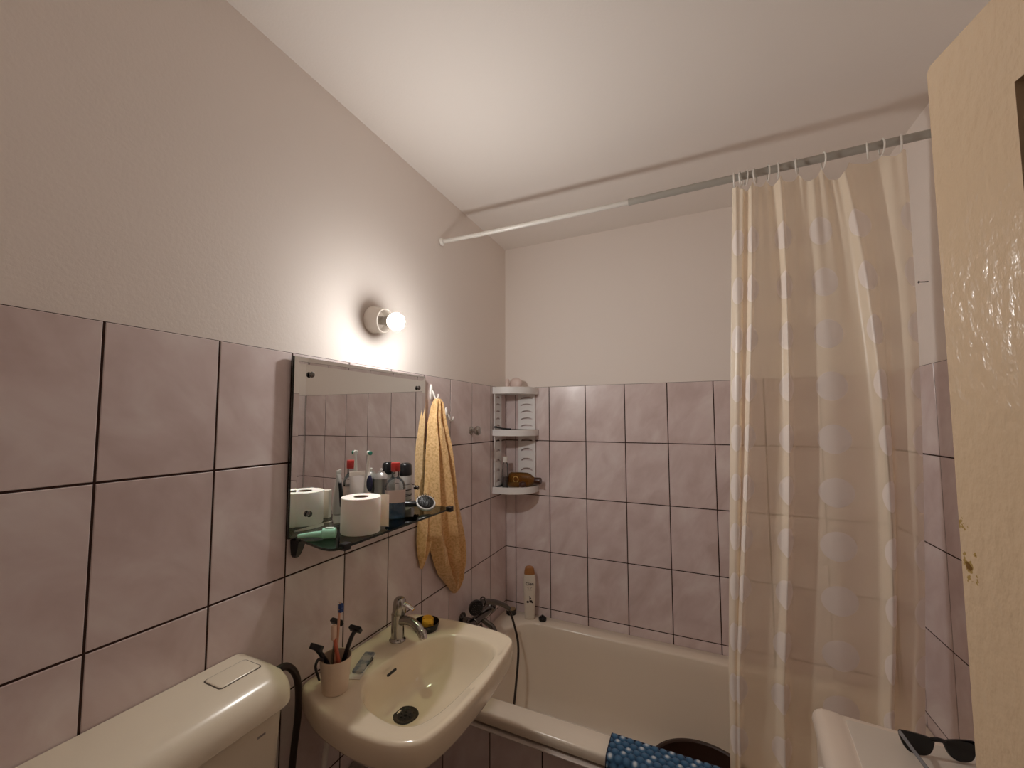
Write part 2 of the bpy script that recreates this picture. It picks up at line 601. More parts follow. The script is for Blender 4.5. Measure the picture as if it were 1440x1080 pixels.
# left wall
bm = BM()
box(bm, -0.104, -0.004, FY - 0.1, 0.1, 0, CZ + 0.1, 0)
box(bm, -0.004, -0.0016, FY, 0.0, 0, T - 0.0008, 1)
tiled(bm, steps(-0.1976, W, FY, 0.0, {-7: 0.006, -6: -0.005}), lambda a, b, d: V(d, a, b))
struct('wall_left', bm, [PLASTER, GROUT, TILE])
# back wall
bm = BM()
box(bm, -0.004, RW + 0.004, 0.004, 0.104, 0, CZ + 0.1, 0)
box(bm, 0, RW, 0.0016, 0.004, 0, T - 0.0008, 1)
tiled(bm, steps(0.0621, W, 0.0, RW), lambda a, b, d: V(a, -d, b))
struct('wall_back', bm, [PLASTER, GROUT, TILE])
# right wall
bm = BM()
box(bm, RW + 0.004, RW + 0.104, FY - 0.1, 0.1, 0, CZ + 0.1, 0)
box(bm, RW + 0.0016, RW + 0.004, FY, 0.0, 0, T - 0.0008, 1)
tiled(bm, steps(-0.389, W, FY, 0.0), lambda a, b, d: V(RW - d, a, b))
struct('wall_right', bm, [PLASTER, GROUT, TILE])
# front wall, behind the camera, with the doorway
DX0, DX1 = 0.62, 1.455
bm = BM()
box(bm, -0.004, DX0, FY - 0.1, FY - 0.004, 0, CZ, 0)
box(bm, DX1, RW + 0.004, FY - 0.1, FY - 0.004, 0, CZ, 0)
box(bm, DX0, DX1, FY - 0.1, FY - 0.004, 2.03, CZ, 0)
box(bm, 0, DX0, FY - 0.004, FY - 0.0016, 0, T - 0.0008, 1)
box(bm, DX1, RW, FY - 0.004, FY - 0.0016, 0, T - 0.0008, 1)
tiled(bm, steps(0.1, W, 0.0, DX0), lambda a, b, d: V(a, FY + d, b))
tiled(bm, [DX1, RW], lambda a, b, d: V(a, FY + d, b))
struct('wall_front', bm, [PLASTER, GROUT, TILE])
bm = BM(); box(bm, -0.104, RW + 0.104, FY - 0.1, 0.104, -0.08, 0)
struct('floor', bm, FLOORM)
bm = BM(); box(bm, -0.104, RW + 0.104, FY - 0.1, 0.104, CZ, CZ + 0.1)
struct('ceiling', bm, CEILP)

# door, swung open into the room
dd = Vector((0.155, -0.785, 0)).normalized()
ang = math.atan2(-dd.x, -dd.y)          # local -y runs along dd
# door-local frame: x = out of the back of the leaf, y = from the free edge towards the hinge, z up
dm = Matrix(((-dd.y, dd.x, 0), (dd.x, dd.y, 0), (0, 0, 1))).to_3x3()
dm = Matrix((Vector((-dd.y, dd.x, 0)), dd, Vector((0, 0, 1)))).transposed().to_4x4()
dm.translation = Vector((1.264, -1.526, 0))
DT = Z(0.249)
door = None
bm = BM()


def door_ring(ins, x):
    pts = [(ins, 0.008), (0.80 - ins, 0.008), (0.80 - ins, DT - ins)]
    r = 0.009
    for i in range(7):
        a = PI / 2 * i / 6
        pts.append((ins + r - r * math.sin(a), DT - ins - r + r * math.cos(a)))
    return [V(x, y, z) for y, z in pts]


WY0, WY1, WZ0, WZ1 = 0.107, 0.693, Z(-0.80), Z(0.143)
pan = [(WY0, WZ0), (WY1, WZ0), (WY1, WZ1), (WY0, WZ1)]
# leaf as a frame: four bars round the glazed opening, joined face to face
outer = door_ring(0.0, 0.0)


def face_with_hole(x, flip, ins=0.0):
    o = [bm.verts.new(p) for p in door_ring(ins, x)]
    i_ = [bm.verts.new(V(x, y, z)) for y, z in pan]
    n = len(o)
    # o: 0 bottom-free, 1 bottom-hinge, 2 top-hinge, 3..9 rounded corner down to the free edge
    quads = [(o[0], o[1], i_[1], i_[0]), (o[1], o[2], i_[2], i_[1])]
    quads.append((o[2], o[3], i_[3], i_[2]))
    quads.append(tuple([i_[3]] + o[3:n] + [o[0], i_[0]]))
    for q in quads:
        bm.faces.new(q if not flip else tuple(reversed(q)))
    return o, i_


o1, i1 = face_with_hole(0.0, False, 0.003)
o2, i2 = face_with_hole(0.040, True, 0.003)
oa = [bm.verts.new(p) for p in door_ring(0.0, 0.003)]
ob = [bm.verts.new(p) for p in door_ring(0.0, 0.037)]
for A, B in ((o1, oa), (oa, ob), (ob, o2)):
    for i in range(len(A)):
        j = (i + 1) % len(A)
        bm.faces.new((A[i], A[j], B[j], B[i]))
for i in range(4):
    j = (i + 1) % 4
    bm.faces.new((i1[i], i1[j], i2[j], i2[i]))
door = obj('door_1', bm, DOORM, smooth=30)
door.matrix_world = dm
door['kind'] = 'structure'
door['label'] = 'cream gloss painted door standing open at the right'
bm = BM(); box(bm, 0.016, 0.021, WY0 + 0.0005, WY1 - 0.0005, WZ0 + 0.0005, WZ1 - 0.0005)
g = obj('glass_pane', bm, DOORGLASS, door, smooth=0, label='glass pane coloured with the dark of the gap behind it')

# ------------------------------------------------------------------ wall lamp
lamp = thing('wall_lamp', 'white porcelain wall lamp with one bare lit bulb above the mirror', 'lamp', (0, -1.108, Z(0.160)))
AX = Vector((1, 0, -0.17)).normalized()
bm = BM()
lathe(bm, [(0.047, 0.0), (0.047, 0.004), (0.0455, 0.010), (0.0435, 0.030), (0.0425, 0.050), (0.0415, 0.0535), (0.0385, 0.0545), (0.0365, 0.052), (0.0345, 0.040),
           (0.031, 0.022), (0.012, 0.020)], (0, 0, 0), AX, 44)
obj('socket', bm, mat('porcelain', (0.80, 0.73, 0.65, 1), 0.2, spec=0.6), lamp)
bm = BM()
lathe(bm, [(0.0135, 0.0205), (0.0145, 0.026), (0.0135, 0.030), (0.0145, 0.034), (0.0135, 0.038), (0.0145, 0.042), (0.0135, 0.046), (0.0140, 0.050), (0.0165, 0.062), (0.0215, 0.078)], (0, 0, 0), AX, 28)
obj('bulb_cap', bm, DULLCHROME, lamp, label='metal screw cap of the bulb')
bm = BM()
prof = []
for i in range(15):
    a = -0.83 + (PI / 2 + 0.83) * i / 14
    prof.append((0.0290 * math.cos(a), 0.0995 + 0.0290 * math.sin(a)))
lathe(bm, prof, (0, 0, 0), AX, 36)
BULB = mat('bulb_glow', (1, 1, 1, 1), 0.5, emit=((1.0, 0.97, 0.93, 1), 1.0))
_nt = BULB.node_tree
_ge = _nt.nodes.new('ShaderNodeNewGeometry')
_dt = _nt.nodes.new('ShaderNodeVectorMath'); _dt.operation = 'DOT_PRODUCT'; _dt.inputs[1].default_value = AX
_nt.links.new(_ge.outputs['Normal'], _dt.inputs[0])
_mr = _nt.nodes.new('ShaderNodeMapRange')          # an LED bulb: the front of the globe gives most of the light
_mr.inputs['From Min'].default_value = -0.05; _mr.inputs['From Max'].default_value = 0.46  # warm fill added through the doorway to lift and brown dark corners
_nt.links.new(_dt.outputs['Value'], _mr.inputs['Value'])
_pw = _nt.nodes.new('ShaderNodeMath'); _pw.operation = 'POWER'; _pw.inputs[1].default_value = 1.4
_nt.links.new(_mr.outputs['Result'], _pw.inputs[0])
_ml = _nt.nodes.new('ShaderNodeMath'); _ml.operation = 'MULTIPLY_ADD'; _ml.inputs[1].default_value = 560.0; _ml.inputs[2].default_value = 8.0
_nt.links.new(_pw.outputs[0], _ml.inputs[0])
_mn = _nt.nodes.new('ShaderNodeMath'); _mn.operation = 'MINIMUM'; _mn.inputs[1].default_value = 600.0
_nt.links.new(_ml.outputs[0], _mn.inputs[0])
_nt.links.new(_mn.outputs[0], _nt.nodes['Principled BSDF'].inputs['Emission Strength'])
obj('bulb', bm, BULB, lamp, label='lit white glass bulb')

# ------------------------------------------------------------------ mirror
MY0, MY1, MZ0, MZ1 = -1.425, -0.819, Z(-0.502), Z(-0.011)
mirror = thing('mirror', 'frameless rectangular wall mirror screwed to the tiles over the glass shelf', 'mirror', (0.0, (MY0 + MY1) / 2, MZ0))
bm = BM()
bw, xi, xo = 0.019, 0.0135, 0.0149


def mring(ins, x):
    return [V(x, MY0 + ins, MZ0 + ins), V(x, MY1 - ins, MZ0 + ins), V(x, MY1 - ins, MZ1 - ins), V(x, MY0 + ins, MZ1 - ins)]


R = loft(bm, [mring(0, 0.0075), mring(0, xo - 0.0005), mring(0.0005, xo), mring(bw, xi)], True, True, True, 0)
for f in bm.faces:
    if abs(f.normal.x) < 0.5 or f.calc_center_median().x < 0.0078:
        f.material_index = 1
bm.normal_update()
for f in bm.faces:
    f.material_index = 0 if f.normal.x > 0.8 or (f.calc_center_median().x > xo - 0.0012 and abs(f.normal.x) > 0.8) else 1
obj('glass', bm, [MIRROR, GLASSEDGE], mirror, world=True, smooth=0)
for y, z in ((-1.371, -0.058), (-0.868, -0.060), (-1.366, -0.447), (-0.868, -0.447)):
    bm = BM()
    lathe(bm, [(0.005, 0.0), (0.005, xi + 0.003), (0.0078, xi + 0.0035), (0.0085, xi + 0.006), (0.0075, xi + 0.0085), (0.004, xi + 0.010)],
          (0, y, Z(z)), (1, 0, 0), 20)
    obj('screw', bm, DARKCHROME, mirror, world=True, label='dark metal mirror fixing screw')

# ------------------------------------------------------------------ glass shelf
SZ = Z(-0.502)
SX1 = 0.192
shelf = thing('glass_shelf', 'dark green glass shelf on two brackets below the mirror', 'shelf', (0.0, -1.16, SZ - 0.006))
bm = BM()
pts = [(0.012, -1.405), (0.150, -1.437), (0.172, -1.436), (0.184, -1.430), (0.190, -1.420), (SX1, -1.405), (SX1, -0.925), (0.188, -0.905), (0.178, -0.897), (0.160, -0.893), (0.012, -0.883)]
R = loft(bm, [[V(x, y, SZ - 0.006) for x, y in pts], [V(x, y, SZ) for x, y in pts]])
bm.normal_update()
for f in bm.faces:
    f.material_index = 0 if abs(f.normal.z) > 0.9 else 1
obj('glass_plate', bm, [SHELFG, GLASSEDGE], shelf, world=True, smooth=0)
for y in (-1.395, -0.905):
    s = -1
    bm = BM()
    # wall bracket: a shield-shaped block under the glass, with an arm running to the front clip
    Rr = []
    for k, (zz, hw, dx) in enumerate(((-0.055, 0.006, 0.012), (-0.048, 0.010, 0.016), (-0.030, 0.013, 0.024), (-0.012, 0.014, 0.030), (-0.0065, 0.014, 0.032))):
        Rr.append([V(x, yy, SZ + zz) for x, yy in ((0.0, y - hw), (dx, y - hw * 0.8), (dx, y + hw * 0.8), (0.0, y + hw))])
    loft(bm, Rr)
    obj('bracket', bm, BLACK, shelf, world=True, smooth=0)
for x, y in ((0.186, -1.395), (0.190, -0.905)):
    bm = BM()
    rbox(bm, x - 0.012, x + 0.009, y - 0.011, y + 0.011, SZ - 0.012, SZ + 0.005, 0.003, 0.0015)
    obj('clip', bm, BLACK, shelf, world=True, label='black front corner clip')

# --- toilet roll
rc = Vector((0.128, -1.283, SZ + 0.0005))
roll = thing('toilet_roll', 'white toilet roll standing upright on the front of the glass shelf', 'toilet roll', rc)
bm = BM()
lathe(bm, [(0.021, 0.0), (0.0535, 0.0), (0.0545, 0.002), (0.0545, 0.0955), (0.0535, 0.0975), (0.021, 0.0975)], (0, 0, 0), (0, 0, 1), 56, caps=False)
# loose tail of paper at the back right
Rr = []
obj('paper', bm, PAPER, roll)
bm = BM()
lathe(bm, [(0.0198, 0.0005), (0.0212, 0.0005), (0.0212, 0.0965), (0.0198, 0.0965), (0.0198, 0.0005)], (0, 0, 0), (0, 0, 1), 40, caps=False)
obj('cardboard_core', bm, CARD, roll)
bm = BM()
tl = []
for i in range(12):
    a = 1.25 - i * 0.02
    t = i / 11
    c = V(0.0552 * math.cos(1.2), 0.0552 * math.sin(1.2), 0) + V(0.030 * t * 0.95, 0.030 * t * 0.35, 0) + V(0, 0.004 * math.sin(t * 3), 0)
    tl.append(c)
loft(bm, [[p + V(0, 0, 0.004) for p in tl] + [p + V(0.0006, -0.0008, 0.004) for p in reversed(tl)],
          [p + V(0, 0, 0.0965) for p in tl] + [p + V(0.0006, -0.0008, 0.0965) for p in reversed(tl)]])
obj('loose_sheet', bm, PAPER, roll)

# --- mint green capped gadget lying at the left end of the shelf
gm = thing('razor_case', 'small mint green plastic gadget lying at the left end of the glass shelf', 'toiletry', (0.085, -1.385, SZ + 0.0005), (0, 0, 0.62))
bm = BM()
tube(bm, [(0.004, 0, 0.014), (0.014, 0, 0.0142), (0.030, 0, 0.0142), (0.041, 0, 0.014)], lambda t: 0.0138 * min(1, 0.35 + 2.6 * min(t, 1 - t) ** 0.6), 20)
obj('body', bm, MINT, gm)
bm = BM()
tube(bm, [(-0.056, 0, 0.009), (-0.036, 0.001, 0.0105), (-0.014, 0, 0.012), (0.006, 0, 0.012)], lambda t: 0.0048 + 0.0042 * t, 16)
obj('handle', bm, MINT, gm)
bm = BM()
rbox(bm, 0.012, 0.034, -0.006, 0.006, 0.0265, 0.0286, 0.003, 0.0008)
obj('label', bm, MINTL, gm)

# --- mouthwash
mw = thing('mouthwash_bottle', 'clear mouthwash bottle with red cap, half full of blue liquid, on the glass shelf', 'bottle', (0.110, -1.112, SZ + 0.0005), (0, 0, -0.80))


def squircle(a, b, z, n=40, p=3.2):
    out = []
    for i in range(n):
        t = 2 * PI * i / n
        c, s = math.cos(t), math.sin(t)
        k = (abs(c) ** p + abs(s) ** p) ** (-1 / p)
        out.append(V(a * c * k, b * s * k, z))
    return out


bm = BM()
loft(bm, [squircle(0.022, 0.028, 0), squircle(0.0245, 0.0315, 0.002), squircle(0.025, 0.032, 0.006), squircle(0.025, 0.032, 0.095), squircle(0.0245, 0.0312, 0.106, p=3),
          squircle(0.022, 0.027, 0.117, p=2.6), squircle(0.0165, 0.0185, 0.126, p=2.2), squircle(0.0125, 0.0125, 0.131, p=2), squircle(0.0118, 0.0118, 0.138, p=2), squircle(0.0118, 0.0118, 0.153, p=2)])
obj('bottle', bm, CLEAR, mw, smooth=50)
bm = BM()
loft(bm, [squircle(0.0235, 0.0305, 0.0025), squircle(0.0242, 0.0312, 0.006), squircle(0.0242, 0.0312, 0.050)])
obj('liquid', bm, LIQUID, mw, smooth=50, label='blue mouthwash')
bm = BM()
half = [squircle(0.0254, 0.0324, z)[-12:] + squircle(0.0254, 0.0324, z)[:13] for z in (0.052, 0.092)]
loft(bm, half, False, False, False)
obj('label', bm, LABEL, mw, smooth=50)
bm = BM()
lathe(bm, [(0.0145, 0.149), (0.0150, 0.151), (0.0150, 0.174), (0.0140, 0.177), (0.006, 0.1775)], (0, 0, 0), (0, 0, 1), 28)
obj('cap', bm, RED, mw)

# --- deodorant
de = thing('deodorant', 'grey deodorant stick with wide black cap behind the mouthwash', 'deodorant', (0.052, -0.985, SZ + 0.0005), (0, 0, 0.15))
bm = BM()
loft(bm, [squircle(0.017, 0.023, 0, p=2.6), squircle(0.0185, 0.0245, 0.002, p=2.6), squircle(0.0185, 0.0245, 0.116, p=2.6), squircle(0.0180, 0.0235, 0.118, p=2.6)])
obj('body', bm, mat('grey_body', (0.44, 0.42, 0.40, 1), 0.35), de, smooth=50)
bm = BM()
loft(bm, [squircle(0.0180, 0.0240, 0.118, p=2.6), squircle(0.0190, 0.0250, 0.121, p=2.6), squircle(0.0180, 0.0240, 0.152, p=2.6), squircle(0.0150, 0.020, 0.160, p=2.5), squircle(0.008, 0.012, 0.1625, p=2.2)])
obj('cap', bm, BLACK, de, smooth=50)
for i, zz in enumerate((0.030, 0.046, 0.052, 0.066, 0.086)):
    bm = BM()
    q = [squircle(0.0187, 0.0247, z, p=2.6)[-9:] + squircle(0.0187, 0.0247, z, p=2.6)[:10] for z in (zz, zz + (0.004 if i % 2 else 0.0018))]
    loft(bm, q, False, False, False)
    obj('stripe', bm, INK, de, smooth=50, label='dark printed stripe')

# --- spray can
sc_ = thing('spray_can', 'silver domed spray can without cap between toothbrush and mouthwash', 'spray can', (0.036, -1.095, SZ + 0.0005))
bm = BM()
lathe(bm, [(0.020, 0), (0.0225, 0.002), (0.0225, 0.118), (0.0235, 0.120), (0.0225, 0.1225), (0.019, 0.132), (0.012, 0.138), (0.0105, 0.140), (0.0105, 0.142), (0.004, 0.1425)], (0, 0, 0), (0, 0, 1), 36)
obj('can', bm, SILVER, sc_)
bm = BM()
lathe(bm, [(0.003, 0.1425), (0.003, 0.146), (0.0048, 0.147), (0.0048, 0.151), (0.003, 0.152)], (0, 0, 0), (0, 0, 1), 18)
obj('nozzle', bm, WHITEP, sc_)

# --- electric toothbrush
tb = thing('electric_toothbrush', 'electric toothbrush with dark navy grip standing by the mirror', 'toothbrush', (0.040, -1.163, SZ + 0.0005), (0, 0, 0.1))
bm = BM()
lathe(bm, [(0.010, 0), (0.0112, 0.003), (0.0108, 0.040), (0.0105, 0.085), (0.0100, 0.120), (0.0085, 0.138), (0.0058, 0.149)], (0, 0, 0), (0, 0, 1), 28)
obj('handle', bm, WHITEP, tb)
bm = BM()
sphere(bm, (0.0065, 0, 0.112), 0.0115, 20, 12, (0.95, 0.95, 2.5))
obj('grip', bm, NAVY, tb)
bm = BM()
tube(bm, [(0, 0, 0.147), (0, 0, 0.165), (0.0005, 0, 0.185), (0.001, 0, 0.204)], lambda t: 0.0060 - 0.0028 * t, 14)
obj('brush_shaft', bm, WHITEP, tb)
bm = BM()
lathe(bm, [(0.0065, -0.004), (0.0075, -0.003), (0.0075, 0.003), (0.0065, 0.004)], (0.001, 0, 0.209), (1, 0.2, 0), 20)
bh = obj('brush_head', bm, WHITEP, tb)
bm = BM()
lathe(bm, [(0.0062, 0.004), (0.0064, 0.011), (0.005, 0.012)], (0.001, 0, 0.209), (1, -0.2, 0), 18)
obj('bristles', bm, GREENB, bh)


# --- toothpaste tube standing on its cap
tt = thing('toothpaste_tube', 'white and black toothpaste tube standing on its cap behind the toilet roll', 'tube', (0.052, -1.222, SZ + 0.0005), (0, 0, 1.05))
bm = BM()


def tube_ring(a, b, z, n=32):
    return [V(a * math.cos(2 * PI * i / n), b * math.sin(2 * PI * i / n), z) for i in range(n)]


loft(bm, [tube_ring(0.012, 0.012, 0.020), tube_ring(0.0175, 0.0175, 0.024), tube_ring(0.0180, 0.0175, 0.045), tube_ring(0.0205, 0.013, 0.090), tube_ring(0.0225, 0.006, 0.130), tube_ring(0.0235, 0.0016, 0.146)])
obj('body', bm, mat('tube_plastic', (0.60, 0.56, 0.54, 1), 0.35), tt, smooth=50)
bm = BM(); box(bm, -0.0237, 0.0237, -0.0016, 0.0016, 0.146, 0.158)
obj('crimp', bm, WHITEP, tt, smooth=0)
bm = BM()
lathe(bm, [(0.014, 0), (0.015, 0.001), (0.0145, 0.020)], (0, 0, 0), (0, 0, 1), 24)
obj('cap', bm, WHITEP, tt)
bm = BM()
loft(bm, [tube_ring(0.0184, 0.0179, 0.046)[3:14], tube_ring(0.0207, 0.0134, 0.090)[3:14], tube_ring(0.0226, 0.0066, 0.126)[3:14]], False, False, False)
obj('label', bm, BLACK, tt, smooth=50, label='black printed back')

# --- white carton behind the roll
wc = thing('carton', 'slim white carton standing right behind the toilet roll', 'box', (0.128, -1.205, SZ + 0.0005), (0, 0, -0.35))
bm = BM(); rbox(bm, -0.018, 0.018, -0.010, 0.010, 0, 0.088, 0.001, 0.0006, 2)
obj('box', bm, mat('white_card', (0.80, 0.74, 0.66, 1), 0.6), wc, smooth=0)

# --- hairbrush
hb = thing('hairbrush', 'round black hairbrush with grey rim at the right end of the glass shelf', 'hairbrush', (0.140, -0.985, SZ + 0.0215),
           Matrix.Rotation(math.radians(40), 3, Vector((0.81, 0.58, 0))).to_euler())
mt = Matrix.Rotation(math.radians(-14), 4, 'Y')
bm = BM()
Rr = []
for sx, zz in ((0.70, 0.000), (0.95, 0.004), (1.0, 0.010), (0.97, 0.014), (0.85, 0.015)):
    Rr.append([V(0.036 * sx * math.cos(a), 0.030 * sx * math.sin(a), zz) for a in [2 * PI * i / 36 for i in range(36)]])
loft(bm, Rr)
obj('rim', bm, mat('grey_rim', (0.52, 0.50, 0.48, 1), 0.3), hb, smooth=50)
bm = BM()
sphere(bm, (0, 0, 0.0145), 0.030, 28, 12, (1.0, 0.84, 0.28))
obj('cushion', bm, RUBBER, hb)
bm = BM()
for i in range(60):
    rr = 0.028 * math.sqrt((i + 0.5) / 60); a = i * 2.39996
    x, y = rr * math.cos(a), rr * 0.84 * math.sin(a)
    zb = 0.0145 + 0.0084 * math.sqrt(max(0.02, 1 - (rr / 0.030) ** 2)) - 0.001
    d = Vector((x * 8, y * 8, 1)).normalized()
    lathe(bm, [(0.0008, 0), (0.0006, 0.013), (0.0011, 0.0135), (0.0008, 0.0148)], (x, y, zb), d, 6)
o = obj('bristles', bm, BLACK, hb)
bm = BM()
tube(bm, [(-0.024, -0.017, 0.006), (-0.040, -0.029, 0.007), (-0.058, -0.042, 0.007), (-0.074, -0.054, 0.006)], lambda t: 0.0085 + 0.002 * math.sin(t * PI), 14)
obj('handle', bm, BLACK, hb)

# ------------------------------------------------------------------ hooks, knob and towel on the left wall


def plastic_hook(name, label, y, z, group):
    h = thing(name, label, 'hook', (0.0, y, Z(z)), (0, 0, 0), group)
    bm = BM()
    Rr = []
    for zz, hw, d in ((-0.028, 0.006, 0.004), (-0.022, 0.010, 0.006), (0.0, 0.0115, 0.007), (0.020, 0.009, 0.006), (0.034, 0.005, 0.004)):
        Rr.append([V(x, yy, zz) for x, yy in ((0, -hw), (d, -hw * 0.7), (d, hw * 0.7), (0, hw))])
    loft(bm, Rr)
    obj('plate', bm, WHITEP, h)
    bm = BM()
    tube(bm, [(0.004, 0, 0.010), (0.014, 0, -0.004), (0.020, 0, -0.020), (0.028, 0, -0.026), (0.036, 0, -0.018), (0.038, 0, -0.006)], lambda t: 0.0048 - 0.0012 * t, 12)
    obj('prong', bm, WHITEP, h)
    return h


plastic_hook('wall_hook', 'white plastic wall hook right of the mirror holding the orange towel', -0.758, -0.072, None)
plastic_hook('wall_hook', 'empty white plastic wall hook just right of the towel', -0.640, -0.165, None)
kn = thing('wall_peg', 'small round chrome knob on the tiles between towel and corner shelf', 'hook', (0, -0.412, Z(-0.238)))
bm = BM()
lathe(bm, [(0.021, 0), (0.021, 0.003), (0.016, 0.007), (0.0095, 0.010), (0.009, 0.022)], (0, 0, 0), (1, 0, 0), 24)
obj('base', bm, DULLCHROME, kn)
bm = BM()
lathe(bm, [(0.009, 0.020), (0.018, 0.025), (0.0225, 0.033), (0.0225, 0.040), (0.017, 0.047), (0.004, 0.050)], (0, 0, 0), (1, 0, 0), 28)
obj('knob', bm, DULLCHROME, kn)

# towel: two draped lobes gathered at the hook
tw = thing('hanging_towel', 'orange terry towel hanging from the hook beside the mirror', 'towel', (0.02, -0.76, Z(-0.92)))


def drape(bm, rows, nf, amp, seed, n=72, rowsub=10):
    """rows: (z, y_left, y_right, x_back, thickness); front surface carries nf folds"""
    rnd = random.Random(seed)
    ph = rnd.random() * 6
    rings = []
    full = []
    for a, b in zip(rows[:-1], rows[1:]):
        for i in range(rowsub):
            t = i / rowsub
            t2 = t
            full.append(tuple(a[k] + (b[k] - a[k]) * t2 for k in range(5)))
    full.append(rows[-1])
    nr = len(full)
    # light smoothing so the outline has no corners
    for _ in range(2):
        f2 = [full[0]]
        for i in range(1, nr - 1):
            f2.append((full[i][0],) + tuple((full[i - 1][k] + 2 * full[i][k] + full[i + 1][k]) / 4 for k in range(1, 5)))
        f2.append(full[-1]); full = f2
    for ri, (z, yl, yr, xb, th) in enumerate(full):
        yl = min(yl, yr - 0.004)
        w = yr - yl
        t = ri / (nr - 1)
        ring = []
        h = n // 2
        for i in range(h):
            u = i / (h - 1)
            y = yl + w * u
            fold = (0.5 + 0.5 * math.cos(2 * PI * nf * u + ph + 0.8 * math.sin(3 * t + seed))) ** 0.9
            fold += 0.22 * math.sin(2 * PI * (nf * 1.7) * u + 2 * t * 3 + seed)
            edge = (4 * u * (1 - u)) ** 0.45
            x = xb + th * (0.30 * edge + 0.70 * edge * fold * amp)
            nz = noise.noise(Vector((y * 30, z * 14, seed))) * 0.0035 * edge
            ring.append(V(x + nz, y, Z(z)))
        for i in range(h):
            u = 1 - i / (h - 1)
            y = yl + w * u
            ring.append(V(xb - 0.006 * math.sin(PI * u), y, Z(z)))
        rings.append(ring)
    loft(bm, rings)


bm = BM()
drape(bm, [(-0.098, -0.775, -0.752, 0.030, 0.018), (-0.112, -0.786, -0.738, 0.028, 0.028), (-0.18, -0.808, -0.716, 0.024, 0.042), (-0.28, -0.820, -0.682, 0.022, 0.058), (-0.42, -0.826, -0.636, 0.020, 0.068),
           (-0.56, -0.824, -0.592, 0.020, 0.072), (-0.65, -0.812, -0.562, 0.018, 0.072), (-0.72, -0.770, -0.548, 0.016, 0.068), (-0.78, -0.742, -0.538, 0.015, 0.060), (-0.83, -0.712, -0.534, 0.014, 0.052),
           (-0.885, -0.655, -0.540, 0.014, 0.040), (-0.930, -0.612, -0.560, 0.014, 0.024), (-0.945, -0.596, -0.574, 0.014, 0.012)], 3.2, 1.0, 1.3)
obj('front_fall', bm, TOWELM, tw, world=True, smooth=60)
bm = BM()
drape(bm, [(-0.125, -0.780, -0.768, 0.018, 0.012), (-0.20, -0.808, -0.775, 0.018, 0.016), (-0.34, -0.818, -0.780, 0.020, 0.018), (-0.48, -0.836, -0.775, 0.024, 0.020), (-0.60, -0.858, -0.765, 0.010, 0.028),
           (-0.66, -0.860, -0.768, 0.010, 0.028), (-0.715, -0.850, -0.792, 0.010, 0.024), (-0.750, -0.838, -0.812, 0.010, 0.016), (-0.768, -0.830, -0.820, 0.010, 0.008)], 1.5, 1.0, 4.1)
obj('rear_fall', bm, TOWELM, tw, world=True, smooth=60)

# ------------------------------------------------------------------ corner shelf
cs = thing('corner_shelf', 'grey plastic three tier corner shelf with slotted sides in the tiled corner', 'shelf', (0.0, 0.0, Z(-0.585)))
LY, LX = 0.178, 0.202


def quarter(a, b, n=20, r=0.0):
    """outline of one tier: corner, along back wall, bowed front, back along left wall"""
    pts = [(0.0015, -0.0015), (b, -0.0015), (b, -0.020)]
    for i in range(1, n):
        t = PI / 2 * i / n
        c, s = math.cos(t), math.sin(t)
        p = 2.25
        k = (c ** p + s ** p) ** (-1 / p)
        pts.append((0.012 + (b - 0.012) * c * k, -0.020 - (a - 0.020) * s * k))
    pts += [(0.012, -a), (0.0015, -a)]
    return pts


for zt, zb_ in ((-0.006, -0.042), (-0.238, -0.272), (-0.545, -0.580)):
    bm = BM()
    o_ = quarter(LY, LX)
    ins = [(max(0.0015, x - 0.004) if x > 0.01 else 0.0015, min(-0.0015, y + 0.004) if y < -0.01 else -0.0015) for x, y in o_]
    lo = [V(x, y, Z(zb_)) for x, y in o_]
    hi = [V(x, y, Z(zt)) for x, y in o_]
    hi_i = [V(x, y, Z(zt)) for x, y in ins]
    fl_i = [V(x, y, Z(zt - 0.012)) for x, y in ins]
    R = loft(bm, [lo, hi, hi_i, fl_i])
    obj('tier', bm, GREYP, cs, world=True)


